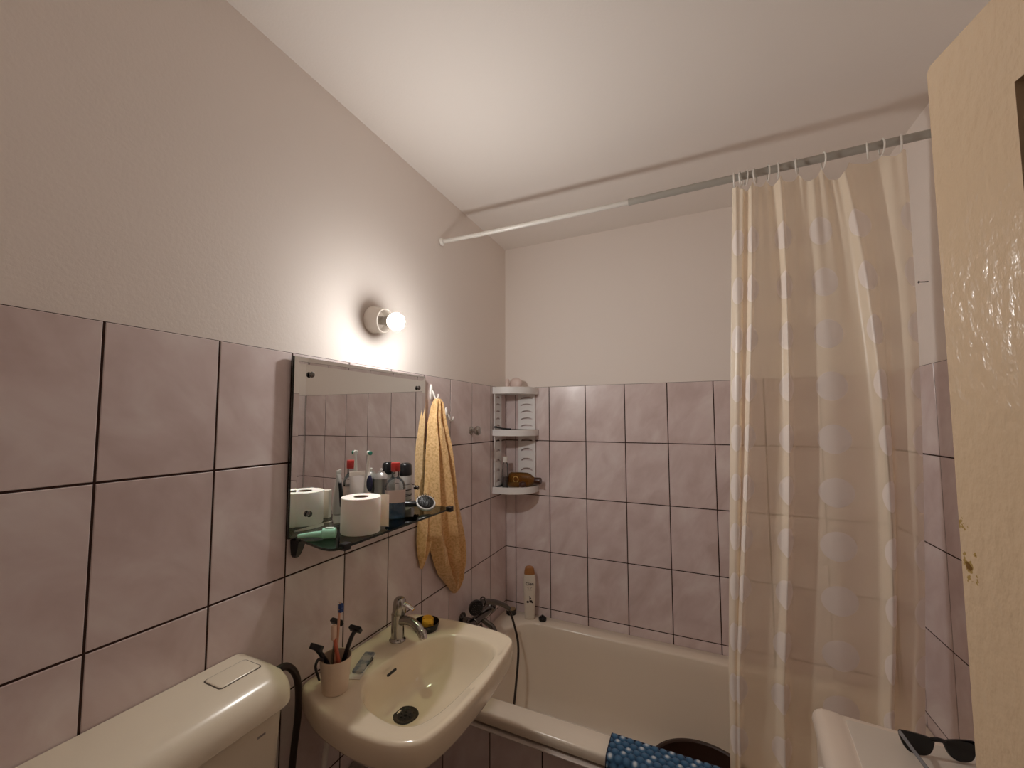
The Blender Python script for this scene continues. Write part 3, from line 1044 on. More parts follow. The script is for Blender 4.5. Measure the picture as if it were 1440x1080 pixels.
def slotted_panel(bm, w0, w1, z0, z1, n, frame):
    """flat strip with n arched slots cut through it"""
    th = 0.003
    wc_ = (w0 + w1) / 2
    hw = (w1 - w0) / 2 - 0.014
    pitch = (z1 - z0) / n
    for k in range(n):
        za = z0 + k * pitch
        zb2 = za + pitch
        zc = za + pitch * 0.34
        hgt = pitch * 0.36
        m = 10
        arc_o = [(wc_ + hw * math.cos(PI - PI * i / m), zc + hgt * math.sin(PI * i / m)) for i in range(m + 1)]
        arc_i = [(wc_ + hw * (1 - 0.0) * math.cos(PI - PI * i / m), zc - 0.000 + hgt * 0.30 * math.sin(PI * i / m)) for i in range(m + 1)]
        for layer, flip in ((0.0, True), (th, False)):
            def P(a, b):
                return frame(a, b, layer)
            # top strip over the arch
            for i in range(m):
                (a0, b0), (a1, b1) = arc_o[i], arc_o[i + 1]
                bm.faces.new([bm.verts.new(p) for p in (P(a0, b0), P(a1, b1), P(a1, zb2), P(a0, zb2))])
                (a0, b0), (a1, b1) = arc_i[i], arc_i[i + 1]
                bm.faces.new([bm.verts.new(p) for p in (P(a0, za), P(a1, za), P(a1, b1), P(a0, b0))])
            for s0, s1 in ((w0, wc_ - hw), (wc_ + hw, w1)):
                bm.faces.new([bm.verts.new(p) for p in (P(s0, za), P(s1, za), P(s1, zb2), P(s0, zb2))])
        for arc in (arc_o, arc_i):
            for i in range(m):
                (a0, b0), (a1, b1) = arc[i], arc[i + 1]
                bm.faces.new([bm.verts.new(p) for p in (frame(a0, b0, 0), frame(a1, b1, 0), frame(a1, b1, th), frame(a0, b0, th))])
    for s in (w0, w1):
        bm.faces.new([bm.verts.new(p) for p in (frame(s, z0, 0), frame(s, z1, 0), frame(s, z1, th), frame(s, z0, th))])
    bmesh.ops.remove_doubles(bm, verts=bm.verts, dist=1e-5)


for za, zb_ in ((-0.238, -0.042), (-0.545, -0.272)):
    n = 5
    bm = BM(); slotted_panel(bm, 0.085, 0.186, Z(za), Z(zb_), n, lambda a, b, d: V(a, -0.009 - d * 1.3, b))
    obj('side_panel', bm, GREYP, cs, world=True, smooth=0)
    bm = BM(); slotted_panel(bm, 0.085, 0.172, Z(za), Z(zb_), n, lambda a, b, d: V(0.009 + d * 1.3, -a, b))
    obj('side_panel', bm, GREYP, cs, world=True, smooth=0)

# things standing on it
TOPF, MIDF, LOWF = Z(-0.018), Z(-0.250), Z(-0.557)
sp = thing('soap_dish', 'small pinkish rounded soap box on the top tier of the corner shelf', 'soap', (0.098, -0.080, TOPF + 0.0005), (0, 0, -0.3))
bm = BM(); sphere(bm, (0, 0, 0.034), 0.041, 24, 12, (1.0, 0.62, 0.83))
obj('soap', bm, PINKW, sp)
tu = thing('cream_tube', 'little pale pink tube standing beside the soap on the top tier', 'tube', (0.057, -0.105, TOPF + 0.0005))
bm = BM(); lathe(bm, [(0.012, 0), (0.013, 0.002), (0.013, 0.048), (0.010, 0.058), (0.008, 0.060)], (0, 0, 0), (0, 0, 1), 20)
obj('body', bm, PINKW, tu)
rz = thing('razor', 'black disposable razor lying on the middle tier of the corner shelf', 'razor', (0.040, -0.160, MIDF + 0.0125), (0, 0, 0.25))
bm = BM(); tube(bm, [(0.055, 0.02, 0.003), (0.020, 0.01, 0.005), (-0.005, 0, 0.009), (-0.020, -0.006, 0.012)], lambda t: 0.0055, 12, flat=0.7)
obj('handle', bm, BLACK, rz)
bm = BM(); rbox(bm, -0.030, -0.019, -0.026, 0.016, 0.010, 0.018, 0.002, 0.001)
obj('blade_head', bm, BLACK, rz)

# amber bottle on its side
ab = thing('amber_bottle', 'large amber shampoo bottle lying on the bottom tier, brown cap to the right', 'bottle', (0.116, -0.052, LOWF + 0.0415), (0, 0, -0.02))
bm = BM()


def xring(x, ry, rz_, n=36):
    return [V(x, ry * math.cos(2 * PI * i / n), rz_ * math.sin(2 * PI * i / n)) for i in range(n)]


loft(bm, [xring(-0.070, 0.018, 0.022), xring(-0.068, 0.023, 0.033), xring(-0.058, 0.026, 0.039), xring(0.0, 0.027, 0.041), xring(0.040, 0.026, 0.0395), xring(0.060, 0.022, 0.032), xring(0.074, 0.017, 0.021), xring(0.082, 0.0145, 0.0155)])
obj('body', bm, AMBER, ab, smooth=60)
bm = BM()
lathe(bm, [(0.0160, 0.082), (0.0175, 0.084), (0.0180, 0.112), (0.0165, 0.117), (0.006, 0.118)], (0, 0, 0), (1, 0, 0), 24)
obj('cap', bm, BROWNCAP, ab)
bm = BM()
torus(bm, (-0.020, -0.0272, 0.004), (0, 1, 0), 0.0155, 0.0022, 28, 6)
obj('emblem', bm, GOLD, ab, label='round gold printed emblem')
a2 = thing('oil_bottle', 'small amber bottle lying in front with its dark cap facing out', 'bottle', (0.116, -0.110, LOWF + 0.0225), (0, -0.08, -0.10))
bm = BM()
loft(bm, [xring(-0.050, 0.010, 0.010, 24), xring(-0.047, 0.0145, 0.0145, 24), xring(0.010, 0.0150, 0.0150, 24), xring(0.018, 0.0125, 0.0125, 24)])
obj('body', bm, AMBER, a2, smooth=60)
bm = BM(); sphere(bm, (0.034, 0, 0), 0.0165, 20, 12, (1.3, 1, 1))
obj('cap', bm, BROWNCAP, a2)
ub = thing('lotion_bottle', 'slim clear bottle with white cap standing at the left of the bottom tier', 'bottle', (0.040, -0.095, LOWF + 0.0005))
bm = BM(); lathe(bm, [(0.0155, 0), (0.0165, 0.002), (0.0165, 0.114), (0.013, 0.132), (0.010, 0.138)], (0, 0, 0), (0, 0, 1), 24)
obj('body', bm, CLEAR, ub)
bm = BM(); lathe(bm, [(0.0150, 0.0025), (0.0158, 0.004), (0.0158, 0.060)], (0, 0, 0), (0, 0, 1), 24)
obj('contents', bm, BROWNCAP, ub, label='dark brown liquid')
bm = BM(); lathe(bm, [(0.0130, 0.138), (0.0130, 0.166), (0.0115, 0.168)], (0, 0, 0), (0, 0, 1), 20)
obj('cap', bm, WHITEP, ub)

# ------------------------------------------------------------------ wash basin
BZ = Z(-0.905)
bs = thing('wash_basin', 'cream ceramic wash basin mounted on the tiled left wall', 'wash basin', (0.0, -1.15, BZ - 0.17))


def dense(pts, k=10):
    P = [Vector((x, y, 0)) for x, y in pts]
    n = len(P)
    out = []
    for i in range(n):
        p0, p1, p2, p3 = P[i - 1], P[i], P[(i + 1) % n], P[(i + 2) % n]
        for s in range(k):
            t = s / k
            out.append(0.5 * ((2 * p1) + (p2 - p0) * t + (2 * p0 - 5 * p1 + 4 * p2 - p3) * t * t + (3 * p1 - p0 - 3 * p2 + p3) * t ** 3))
    return out


def polar(pts, c, n=112, k=10):
    D = dense(pts, k)
    cx, cy = c
    out = []
    for i in range(n):
        a = 2 * PI * i / n
        dx, dy = math.cos(a), math.sin(a)
        best = 0
        for p, q in zip(D, D[1:] + D[:1]):
            ex, ey = q.x - p.x, q.y - p.y
            den = dx * ey - dy * ex
            if abs(den) < 1e-12:
                continue
            t = ((p.x - cx) * ey - (p.y - cy) * ex) / den
            s = ((p.x - cx) * dy - (p.y - cy) * dx) / den
            if t > 0 and -1e-6 <= s <= 1 + 1e-6 and t > best:
                best = t
        out.append((dx * best, dy * best))
    return out


C0 = (0.27, -1.155)
OUT = polar([(0.001, -1.15), (0.001, -1.25), (0.001, -1.33), (0.003, -1.358), (0.030, -1.378), (0.124, -1.415), (0.25, -1.434), (0.345, -1.428), (0.405, -1.405), (0.432, -1.37),
             (0.450, -1.28), (0.457, -1.15), (0.452, -1.03), (0.444, -0.94), (0.436, -0.905), (0.412, -0.883), (0.35, -0.868), (0.22, -0.866), (0.10, -0.876), (0.025, -0.893), (0.004, -0.908), (0.001, -0.94), (0.001, -1.04)], C0)
BOWL = polar([(0.138, -1.16), (0.135, -1.22), (0.150, -1.285), (0.195, -1.335), (0.262, -1.362), (0.335, -1.366), (0.380, -1.340), (0.405, -1.27), (0.415, -1.16), (0.420, -1.05),
              (0.410, -0.985), (0.370, -0.952), (0.290, -0.945), (0.225, -0.960), (0.175, -1.005), (0.148, -1.075)], C0)
DR = (0.205, -1.165)


def bring(shape, sc, z, c=C0, inset=0.0):
    out = []
    for x, y in shape:
        l = math.hypot(x, y)
        k = sc * max(l - inset, 0.001) / l
        px = c[0] + x * k
        out.append(V(max(px, 0.001), c[1] + y * k, BZ + z))
    return out


def lerp2(A, B, t):
    return [(a[0] + (b[0] - a[0]) * t, a[1] + (b[1] - a[1]) * t) for a, b in zip(A, B)]


def cm(t):
    return (C0[0] + (DR[0] - C0[0]) * t, C0[1] + (DR[1] - C0[1]) * t)


rings = [bring(OUT, 0.20, -0.175, (0.22, -1.155)), bring(OUT, 0.45, -0.168, (0.23, -1.155)), bring(OUT, 0.70, -0.130, (0.245, -1.155)), bring(OUT, 0.90, -0.085, (0.262, -1.155)), bring(OUT, 1, -0.066, C0, 0.006),
         bring(OUT, 1, -0.058, C0, 0.002), bring(OUT, 1, -0.020), bring(OUT, 1, -0.008, C0, 0.0015), bring(OUT, 1, -0.0025, C0, 0.005), bring(OUT, 1, 0.0, C0, 0.011),
         bring(OUT, 1, -0.001, C0, 0.022), bring(lerp2(OUT, BOWL, 0.55), 1, -0.004), bring(BOWL, 1.03, -0.0045), bring(BOWL, 1.0, -0.007), bring(BOWL, 0.975, -0.014), bring(BOWL, 0.94, -0.032, cm(0.05)),
         bring(BOWL, 0.87, -0.070, cm(0.15)), bring(BOWL, 0.76, -0.105, cm(0.35)), bring(BOWL, 0.58, -0.128, cm(0.6)), bring(BOWL, 0.36, -0.140, cm(0.85)), bring(BOWL, 0.14, -0.146, DR)]
bm = BM()
loft(bm, rings)
obj('bowl', bm, CERAMIC, bs, world=True, smooth=60)
# drain
bm = BM()
lathe(bm, [(0.037, -0.001), (0.038, 0.001), (0.036, 0.0035), (0.030, 0.0035), (0.027, 0.0015), (0.024, 0.0012), (0.0235, -0.004)], (DR[0], DR[1], BZ - 0.1455), (0, 0, 1), 32)
dr = obj('drain', bm, mat('drain_metal', (0.05, 0.048, 0.045, 1), 0.25, metal=0.7), bs, world=True)
bm = BM()
for i in range(6):
    a = 2 * PI * i / 6
    lathe(bm, [(0.0032, 0), (0.0032, 0.0022), (0.002, 0.003)], (DR[0] + 0.014 * math.cos(a), DR[1] + 0.014 * math.sin(a), BZ - 0.1446), (0, 0, 1), 10)
lathe(bm, [(0.0245, 0.0), (0.024, 0.0010), (0.006, 0.0012), (0.005, 0.0045), (0.002, 0.0050)], (DR[0], DR[1], BZ - 0.1452), (0, 0, 1), 14)
obj('strainer', bm, BLACK, dr, world=True)
# overflow slot on the back slope of the bowl
bm = BM()
mo = rot_to((0.1555, -1.172, BZ - 0.0330), (0.0, 1, 0.0), (-0.40, 0, 0.92))
prism(bm, [(x, y) for x, y in rrect(-0.020, 0.020, -0.0036, 0.0036, 0.0034, 5)], 0.0030, mo)
obj('overflow_slot', bm, BLACK, bs, world=True, label='dark overflow slot')
# waste trap under the bowl
bm = BM()
tube(bm, [(0.205, -1.165, BZ - 0.168), (0.205, -1.165, BZ - 0.30), (0.195, -1.165, BZ - 0.36), (0.13, -1.165, BZ - 0.37), (0.002, -1.165, BZ - 0.36)], 0.019, 16)
obj('waste_trap', bm, mat('grey_trap', (0.30, 0.28, 0.26, 1), 0.5), bs, world=True)

# supply pipe under the basin
sp_ = thing('supply_pipe', 'thin white water pipe running down the wall below the basin', 'pipe', (0.02, -1.330, 0.0))
bm = BM(); tube(bm, [(0.025, -1.300, 0.002), (0.025, -1.300, 0.4), (0.027, -1.298, BZ - 0.24), (0.040, -1.280, BZ - 0.13)], 0.008, 12)
obj('pipe', bm, WHITEP, sp_, world=True)

# tap
tp = thing('basin_tap', 'chrome lever tap standing on the basin rim', 'tap', (0.089, -1.063, BZ - 0.0045))
bm = BM()
lathe(bm, [(0.027, 0), (0.027, 0.003), (0.023, 0.008), (0.0215, 0.012), (0.0205, 0.060), (0.021, 0.078), (0.0215, 0.084), (0.019, 0.087)], (0, 0, 0), (0, 0, 1), 32)
obj('body', bm, DULLCHROME, tp)
bm = BM()
tube(bm, [(0.006, 0, 0.060), (0.030, -0.002, 0.070), (0.062, -0.006, 0.072), (0.094, -0.011, 0.062), (0.112, -0.014, 0.044)], lambda t: 0.0150 - 0.0035 * t + (0.003 if t > 0.86 else 0), 18)
spout = obj('spout', bm, DULLCHROME, tp)
bm = BM()
lathe(bm, [(0.0125, 0.0), (0.0135, 0.002), (0.0135, 0.016), (0.0115, 0.018)], (0.1085, -0.0135, 0.052), (0.25, -0.03, -1), 24)
obj('aerator', bm, CHROME, spout)
bm = BM()
lathe(bm, [(0.0195, 0.084), (0.0225, 0.090), (0.0225, 0.112), (0.020, 0.128), (0.013, 0.137), (0.003, 0.140)], (0, 0, 0), (0.06, 0, 1), 30)
hd = obj('handle', bm, DULLCHROME, tp)
bm = BM()
tube(bm, [(0.010, 0, 0.122), (0.028, 0.002, 0.120), (0.046, 0.004, 0.112), (0.060, 0.005, 0.106)], lambda t: 0.0105 - 0.003 * t, 14, flat=0.6)
obj('lever', bm, CHROME, hd)

# cup with brushes and razors (each implement a thing of its own)
cupo = Vector((0.103, -1.338, BZ - 0.0018))
cup = thing('toothbrush_cup', 'cream plastic tumbler at the left of the basin, holding brushes and razors', 'cup', cupo)
bm = BM()
lathe(bm, [(0.004, 0.004), (0.030, 0.004), (0.0385, 0.086), (0.0405, 0.087), (0.0408, 0.084), (0.0335, 0.004), (0.0325, 0.0), (0.004, 0.0)], (0, 0, 0), (0, 0, 1), 40, caps=True)
obj('tumbler', bm, CUPM, cup)
tbh = thing('toothbrush', 'white toothbrush with dark blue bristles, tallest in the tumbler', 'toothbrush', cupo + V(0, 0, 0.005))
bm = BM(); tube(bm, [(0.008, -0.012, 0.001), (0.002, -0.002, 0.080), (-0.004, 0.010, 0.150), (-0.008, 0.016, 0.182), (-0.010, 0.018, 0.212)], lambda t: 0.0050 - 0.0022 * t, 10)
obj('handle', bm, mat('brush_handle', (0.62, 0.33, 0.22, 1), 0.35), tbh)
bm = BM(); rbox(bm, -0.0145, -0.0085, 0.0125, 0.0245, 0.186, 0.212, 0.003, 0.001)
h_ = obj('head', bm, WHITEP, tbh)
bm = BM()
for zz in (0.188, 0.196, 0.203):
    box(bm, -0.0085, 0.0005, 0.0130, 0.0240, zz, zz + 0.0060)
obj('bristles', bm, BLUEB, h_, smooth=0)
t2 = thing('toothbrush', 'cream and coral toothbrush with pale bristles leaning in the tumbler', 'toothbrush', cupo + V(0, 0, 0.005))
bm = BM(); tube(bm, [(0.018, 0.0, 0.001), (0.014, -0.004, 0.070), (0.006, -0.008, 0.115), (0.001, -0.008, 0.135)], lambda t: 0.0062 - 0.002 * t, 10)
obj('handle', bm, REDC, t2)
bm = BM(); rbox(bm, -0.006, 0.006, -0.016, -0.002, 0.128, 0.165, 0.005, 0.002)
obj('head', bm, mat('pale_bristles', (0.72, 0.52, 0.40, 1), 0.7), t2)
for i, (dx, dy, lx, ly, hz, lab) in enumerate(((-0.008, -0.014, -0.022, -0.048, 0.118, 'black razor leaning out over the left side of the tumbler'), (0.008, 0.016, 0.022, 0.048, 0.132, 'black razor leaning to the right in the tumbler'),
                                               (-0.016, 0.008, -0.030, 0.030, 0.148, 'black and silver razor at the back of the tumbler, leaning right'))):
    rzr = thing('razor', lab, 'razor', cupo + V(0, 0, 0.005))
    bm = BM(); tube(bm, [(dx * 0.8, dy * 0.8, 0.002), (dx * 1.2, dy * 1.2, 0.060), (lx * 0.75, ly * 0.75, hz * 0.85), (lx, ly, hz)], lambda t: 0.0050 + 0.0012 * math.sin(t * 3), 10)
    obj('handle', bm, BLACK if i != 2 else DULLCHROME, rzr)
    bm = BM()
    s = 1 if ly > 0 else -1
    mtx = Matrix.Translation(V(lx, ly, hz)) @ Matrix.Rotation(0.5 * s, 4, 'X')
    rbox(bm, -0.020, 0.020, -0.005, 0.007, -0.004, 0.010, 0.003, 0.0015, mtx=mtx)
    obj('blade_head', bm, BLACK, rzr)
rzr = thing('razor_hook', 'dark curved clip hanging on the left rim of the tumbler', 'clip', cupo + V(0, 0, 0.06))
bm = BM(); tube(bm, [(-0.010, -0.034, 0.030), (-0.014, -0.046, 0.036), (-0.014, -0.054, 0.022), (-0.010, -0.050, 0.000), (-0.008, -0.046, -0.014)], lambda t: 0.0042 - 0.0015 * t, 10)
obj('clip', bm, BLACK, rzr)

# blister card with blades
bc = thing('blade_pack', 'blue and silver blister pack lying on the basin beside the tumbler', 'package', (0.090, -1.222, BZ - 0.0035), (0, 0, math.atan2(0.125, -0.05) - PI / 2))
bm = BM(); rbox(bm, -0.019, 0.019, -0.066, 0.062, 0, 0.0014, 0.003, 0.0004, 3)
obj('card', bm, mat('pale_card', (0.82, 0.78, 0.70, 1), 0.5), bc, smooth=0)
bm = BM(); rbox(bm, -0.016, 0.016, -0.042, 0.058, 0.0014, 0.0090, 0.005, 0.003, 4)
obj('blister', bm, BLISTER, bc)
bm = BM(); tube(bm, [(0.016, 0.030, 0.006), (0.023, 0.018, 0.009), (0.022, 0.000, 0.010), (0.016, -0.010, 0.006)], 0.0025, 8)
obj('clasp', bm, BLACK, bc)

# soap dish with sponge
sd = thing('sponge_dish', 'round black dish holding a yellow sponge on the basin corner behind the tap', 'dish', (0.130, -0.960, BZ - 0.0050))
bm = BM(); lathe(bm, [(0.003, 0.004), (0.034, 0.004), (0.043, 0.024), (0.0455, 0.024), (0.046, 0.022), (0.040, 0.001), (0.038, 0.0), (0.003, 0.0)], (0, 0, 0), (0, 0, 1), 40)
obj('dish', bm, GLOSSBLACK, sd)
spg = thing('sponge', 'yellow sponge lying in the round black dish', 'sponge', (0.130, -0.958, BZ + 0.0007))
bm = BM()
for cx, cy, hh in ((0.006, -0.002, 0.024), (-0.004, 0.014, 0.027)):
    Rr = [[V(cx + 0.021 * sx * math.cos(a), cy + 0.017 * sx * math.sin(a), zz) for a in [2 * PI * i / 24 for i in range(24)]] for sx, zz in ((0.85, 0), (1, 0.004), (1, hh - 0.005), (0.8, hh), (0.3, hh + 0.001))]
    loft(bm, Rr)
obj('foam', bm, YELLOW, spg)

# ------------------------------------------------------------------ toilet cistern
CY0, CY1, CX1, CTOP = -1.975, -1.512, 0.178, Z(-0.738)
ct = thing('toilet_cistern', 'cream plastic toilet cistern with rounded lid on the left wall', 'cistern', (0.0, (CY0 + CY1) / 2, CTOP - 0.36))


def cist_ring(ins, z, xo=0.0):
    pts = []
    x0, x1, y0, y1 = 0.002, CX1 - ins + xo, CY0 + ins, CY1 - ins
    r = 0.045
    pts += [(x0, y0)]
    for i in range(9):
        a = -PI / 2 + PI / 2 * i / 8
        pts.append((x1 - r + r * math.cos(a), y0 + r + r * math.sin(a)))
    for i in range(9):
        a = PI / 2 * i / 8
        pts.append((x1 - r + r * math.cos(a), y1 - r + r * math.sin(a)))
    pts.append((x0, y1))
    return [V(x, y, z) for x, y in pts]


def lid_ring(ins_f, ins_s, z):
    """front inset and side inset differ: the lid rounds over towards the front"""
    pts = []
    x0, x1, y0, y1 = 0.002, CX1 - ins_f, CY0 + ins_s, CY1 - ins_s
    r = 0.048
    pts += [(x0, y0)]
    for i in range(9):
        a = -PI / 2 + PI / 2 * i / 8
        pts.append((x1 - r + r * math.cos(a), y0 + r + r * math.sin(a)))
    for i in range(9):
        a = PI / 2 * i / 8
        pts.append((x1 - r + r * math.cos(a), y1 - r + r * math.sin(a)))
    pts.append((x0, y1))
    return [V(x, y, z) for x, y in pts]


bm = BM()
loft(bm, [cist_ring(0.045, CTOP - 0.36), cist_ring(0.030, CTOP - 0.345), cist_ring(0.022, CTOP - 0.30), cist_ring(0.013, CTOP - 0.069)])
obj('tank', bm, CISTERNM, ct, world=True, smooth=50)
bm = BM()
loft(bm, [lid_ring(0.003, 0.003, CTOP - 0.0685), lid_ring(0.0, 0.0, CTOP - 0.066), lid_ring(0.0, 0.0, CTOP - 0.045), lid_ring(0.006, 0.003, CTOP - 0.028), lid_ring(0.016, 0.008, CTOP - 0.016), lid_ring(0.032, 0.016, CTOP - 0.007),
          lid_ring(0.052, 0.026, CTOP - 0.002), lid_ring(0.070, 0.036, CTOP)])
lid = obj('lid', bm, CISTERNM, ct, world=True, smooth=50)
bm = BM()
pr_ = [(x, y) for x, y in rrect(0.042, 0.100, -1.640, -1.552, 0.008, 5)]
rb = []
for ins, z in ((0.0, -0.001), (0.0, 0.0012), (0.0010, 0.0022), (0.003, 0.0026)):
    rb.append([V(0.071 + (x - 0.071) * (1 - ins / 0.029), -1.596 + (y + 1.596) * (1 - ins / 0.044), CTOP + z) for x, y in pr_])
loft(bm, rb)
obj('flush_button', bm, CISTERNM, lid, world=True)
bm = BM()
rg = []
for ins, z in ((-0.0022, -0.0005), (-0.0022, 0.0006), (0.0004, 0.0006), (0.0004, -0.0005)):
    rg.append([V(0.071 + (x - 0.071) * (1 - ins / 0.029), -1.596 + (y + 1.596) * (1 - ins / 0.044), CTOP + z) for x, y in pr_])
loft(bm, rg, False, False)
obj('button_gap', bm, mat('shadow_gap', (0.10, 0.08, 0.06, 1), 0.8), lid, world=True, label='dark seam round the flush button')
bm = BM()
box(bm, CX1 - 0.020, CX1 - 0.0133, -1.600, -1.583, CTOP - 0.104, CTOP - 0.100)
obj('badge', bm, GREYINK, ct, world=True, smooth=0, label='small grey maker mark')
hs = thing('cistern_hose', 'dark brown flexible hose looping from the cistern down the wall', 'hose', (0.045, -1.45, 0.0))
bm = BM()
tube(bm, [(0.060, CY1 - 0.003, Z(-0.800)), (0.061, -1.485, Z(-0.792)), (0.062, -1.452, Z(-0.800)), (0.063, -1.425, Z(-0.845)), (0.062, -1.419, Z(-0.930)), (0.058, -1.428, Z(-1.05)), (0.050, -1.445, 0.40), (0.045, -1.450, 0.012)],
     0.0085, 14)
ho = obj('hose', bm, HOSEM, hs, world=True)
bm = BM(); lathe(bm, [(0.013, 0), (0.013, 0.014), (0.010, 0.018)], (0.060, CY1 - 0.002, Z(-0.800)), (0, 1, 0.1), 6)
obj('coupling', bm, HOSEM, hs, world=True, smooth=0)

# ------------------------------------------------------------------ bathtub
RZ = Z(-1.247)
tubo = thing('bathtub', 'cream enamel bathtub along the back wall', 'bathtub', (RW / 2, -0.40, 0.05))


def tring(x0, x1, y0, y1, r, z):
    return [V(x, y, z) for x, y in rrect(x0, x1, y0, y1, r, 10)]


bm = BM()
TX0, TX1, TY0, TY1 = 0.002, RW - 0.002, -0.803, -0.002
IX0, IX1, IY0, IY1 = 0.120, RW - 0.085, -0.702, -0.088
loft(bm, [tring(IX0 + 0.06, IX1 - 0.10, IY0 + 0.07, IY1 - 0.07, 0.14, RZ - 0.435), tring(IX0, IX1, IY0, IY1, 0.13, RZ - 0.36), tring(IX0 - 0.01, IX1 + 0.01, IY0 - 0.012, IY1 + 0.012, 0.13, RZ - 0.05),
          tring(TX0 + 0.02, TX1 - 0.02, TY0 + 0.02, TY1 - 0.012, 0.03, RZ - 0.033), tring(TX0, TX1, TY0 + 0.002, TY1, 0.012, RZ - 0.033), tring(TX0, TX1, TY0, TY1, 0.012, RZ - 0.026), tring(TX0, TX1, TY0, TY1, 0.012, RZ - 0.008),
          tring(TX0 + 0.001, TX1 - 0.001, TY0 + 0.003, TY1 - 0.001, 0.012, RZ - 0.002), tring(TX0 + 0.003, TX1 - 0.003, TY0 + 0.009, TY1 - 0.003, 0.012, RZ),
          tring(IX0 - 0.012, IX1 + 0.012, IY0 - 0.012, IY1 + 0.012, 0.130, RZ), tring(IX0 - 0.004, IX1 + 0.004, IY0 - 0.004, IY1 + 0.004, 0.128, RZ - 0.003), tring(IX0, IX1, IY0, IY1, 0.125, RZ - 0.010),
          tring(IX0 + 0.006, IX1 - 0.012, IY0 + 0.005, IY1 - 0.005, 0.125, RZ - 0.06), tring(IX0 + 0.045, IX1 - 0.08, IY0 + 0.040, IY1 - 0.040, 0.13, RZ - 0.30), tring(IX0 + 0.070, IX1 - 0.12, IY0 + 0.070, IY1 - 0.070, 0.13, RZ - 0.385),
          tring(IX0 + 0.12, IX1 - 0.20, IY0 + 0.13, IY1 - 0.13, 0.13, RZ - 0.415)])
obj('shell', bm, ENAMEL, tubo, world=True, smooth=50)
for x in (0.35, 1.32):
    for y in (-0.55, -0.25):
        bm = BM(); lathe(bm, [(0.02, 0.0), (0.02, 0.01), (0.012, 0.012), (0.012, RZ - 0.435)], (x, y, 0), (0, 0, 1), 14)
        obj('foot', bm, DULLCHROME, tubo, world=True)
# tiled front of the tub
bm = BM()
box(bm, 0.0005, RW - 0.0005, -0.786, -0.745, 0.0, RZ - 0.036, 0)
for a0, a1 in zip(steps(0.292, 0.2, 0.0, RW)[:-1], steps(0.292, 0.2, 0.0, RW)[1:]):
    for b0, b1 in ((0.0, RZ), ):
        for (q0, q1) in ((RZ - 0.051 - 0.30, RZ - 0.051), (0.0, RZ - 0.051 - 0.30)):
            tile_face(bm, a0, a1, q0, q1, lambda a, b, d: V(a, -0.789 - d, b), mi=1)
struct('tub_panel', bm, [GROUT, TILE])
bm = BM()
rb = [[V(x, y, z) for y, z in ((-0.786, RZ - 0.0505), (-0.812, RZ - 0.0505), (-0.8145, RZ - 0.0485), (-0.8145, RZ - 0.0455), (-0.812, RZ - 0.0435), (-0.786, RZ - 0.0435))] for x in (0.0008, RW - 0.0008)]
loft(bm, rb)
struct('trim_1', bm, mat('grey_edge_trim', (0.58, 0.51, 0.46, 1), 0.35))

# bath mixer with hand shower on the left wall
mx = thing('bath_mixer', 'dark chrome bath mixer on the left wall above the tub end', 'tap', (0.0, -0.43, Z(-1.10)))
bm = BM()
lathe(bm, [(0.018, 0), (0.021, 0.004), (0.021, 0.150), (0.018, 0.154)], (0.066, -0.505, Z(-1.100)), (0, 1, 0), 24)
for y in (-0.495, -0.365):
    lathe(bm, [(0.030, 0.0), (0.030, 0.006), (0.015, 0.014), (0.014, 0.062)], (0.001, y, Z(-1.100)), (1, 0, 0), 24)
obj('body', bm, DARKCHROME, mx, world=True)
for y, s in ((-0.510, -1), (-0.350, 1)):
    bm = BM()
    lathe(bm, [(0.018, 0), (0.024, 0.006), (0.026, 0.020), (0.024, 0.036), (0.015, 0.043), (0.004, 0.045)], (0.066, y, Z(-1.100)), (0.0, s, 0.0), 12)
    obj('knob', bm, DARKCHROME, mx, world=True)
bm = BM()
tube(bm, [(0.072, -0.430, Z(-1.112)), (0.095, -0.424, Z(-1.128)), (0.118, -0.418, Z(-1.142)), (0.132, -0.414, Z(-1.165))], 0.0125, 14)
obj('spout', bm, DARKCHROME, mx, world=True)
bm = BM()
tube(bm, [(0.066, -0.430, Z(-1.085)), (0.066, -0.430, Z(-1.068)), (0.070, -0.428, Z(-1.060))], 0.009, 12)
torus(bm, (0.074, -0.425, Z(-1.036)), (0.35, 0.9, -0.2), 0.0195, 0.0036, 20, 8)
obj('cradle', bm, DARKCHROME, mx, world=True)
sh = thing('hand_shower', 'black hand shower resting on the bath mixer with its hose hanging down', 'shower head', (0.08, -0.42, Z(-1.04)))
bm = BM()
tube(bm, [(0.075, -0.455, Z(-1.030)), (0.082, -0.420, Z(-1.036)), (0.110, -0.350, Z(-1.062)), (0.128, -0.300, Z(-1.092)), (0.136, -0.268, Z(-1.118))], lambda t: 0.0120 + 0.001 * math.sin(t * 6), 14)
obj('handle', bm, DARKCHROME, sh, world=True)
bm = BM()
lathe(bm, [(0.012, -0.022), (0.026, -0.014), (0.034, -0.002), (0.035, 0.008), (0.032, 0.011), (0.004, 0.0115)], (0.070, -0.490, Z(-1.036)), (0.75, -0.55, -0.1), 32)
hh_ = obj('head', bm, BLACK, sh, world=True)
bm = BM()
for i in range(24):
    rr = 0.026 * math.sqrt((i + 0.5) / 24); a = i * 2.4
    ax = Vector((0.75, -0.55, -0.1)).normalized()
    u, w, d = frame_from(ax)
    lathe(bm, [(0.0012, 0), (0.0009, 0.0015)], Vector((0.070, -0.490, Z(-1.036))) + d * 0.0113 + (u * math.cos(a) + w * math.sin(a)) * rr, d, 6)
obj('nozzles', bm, GREYINK, hh_, world=True)
bm = BM()
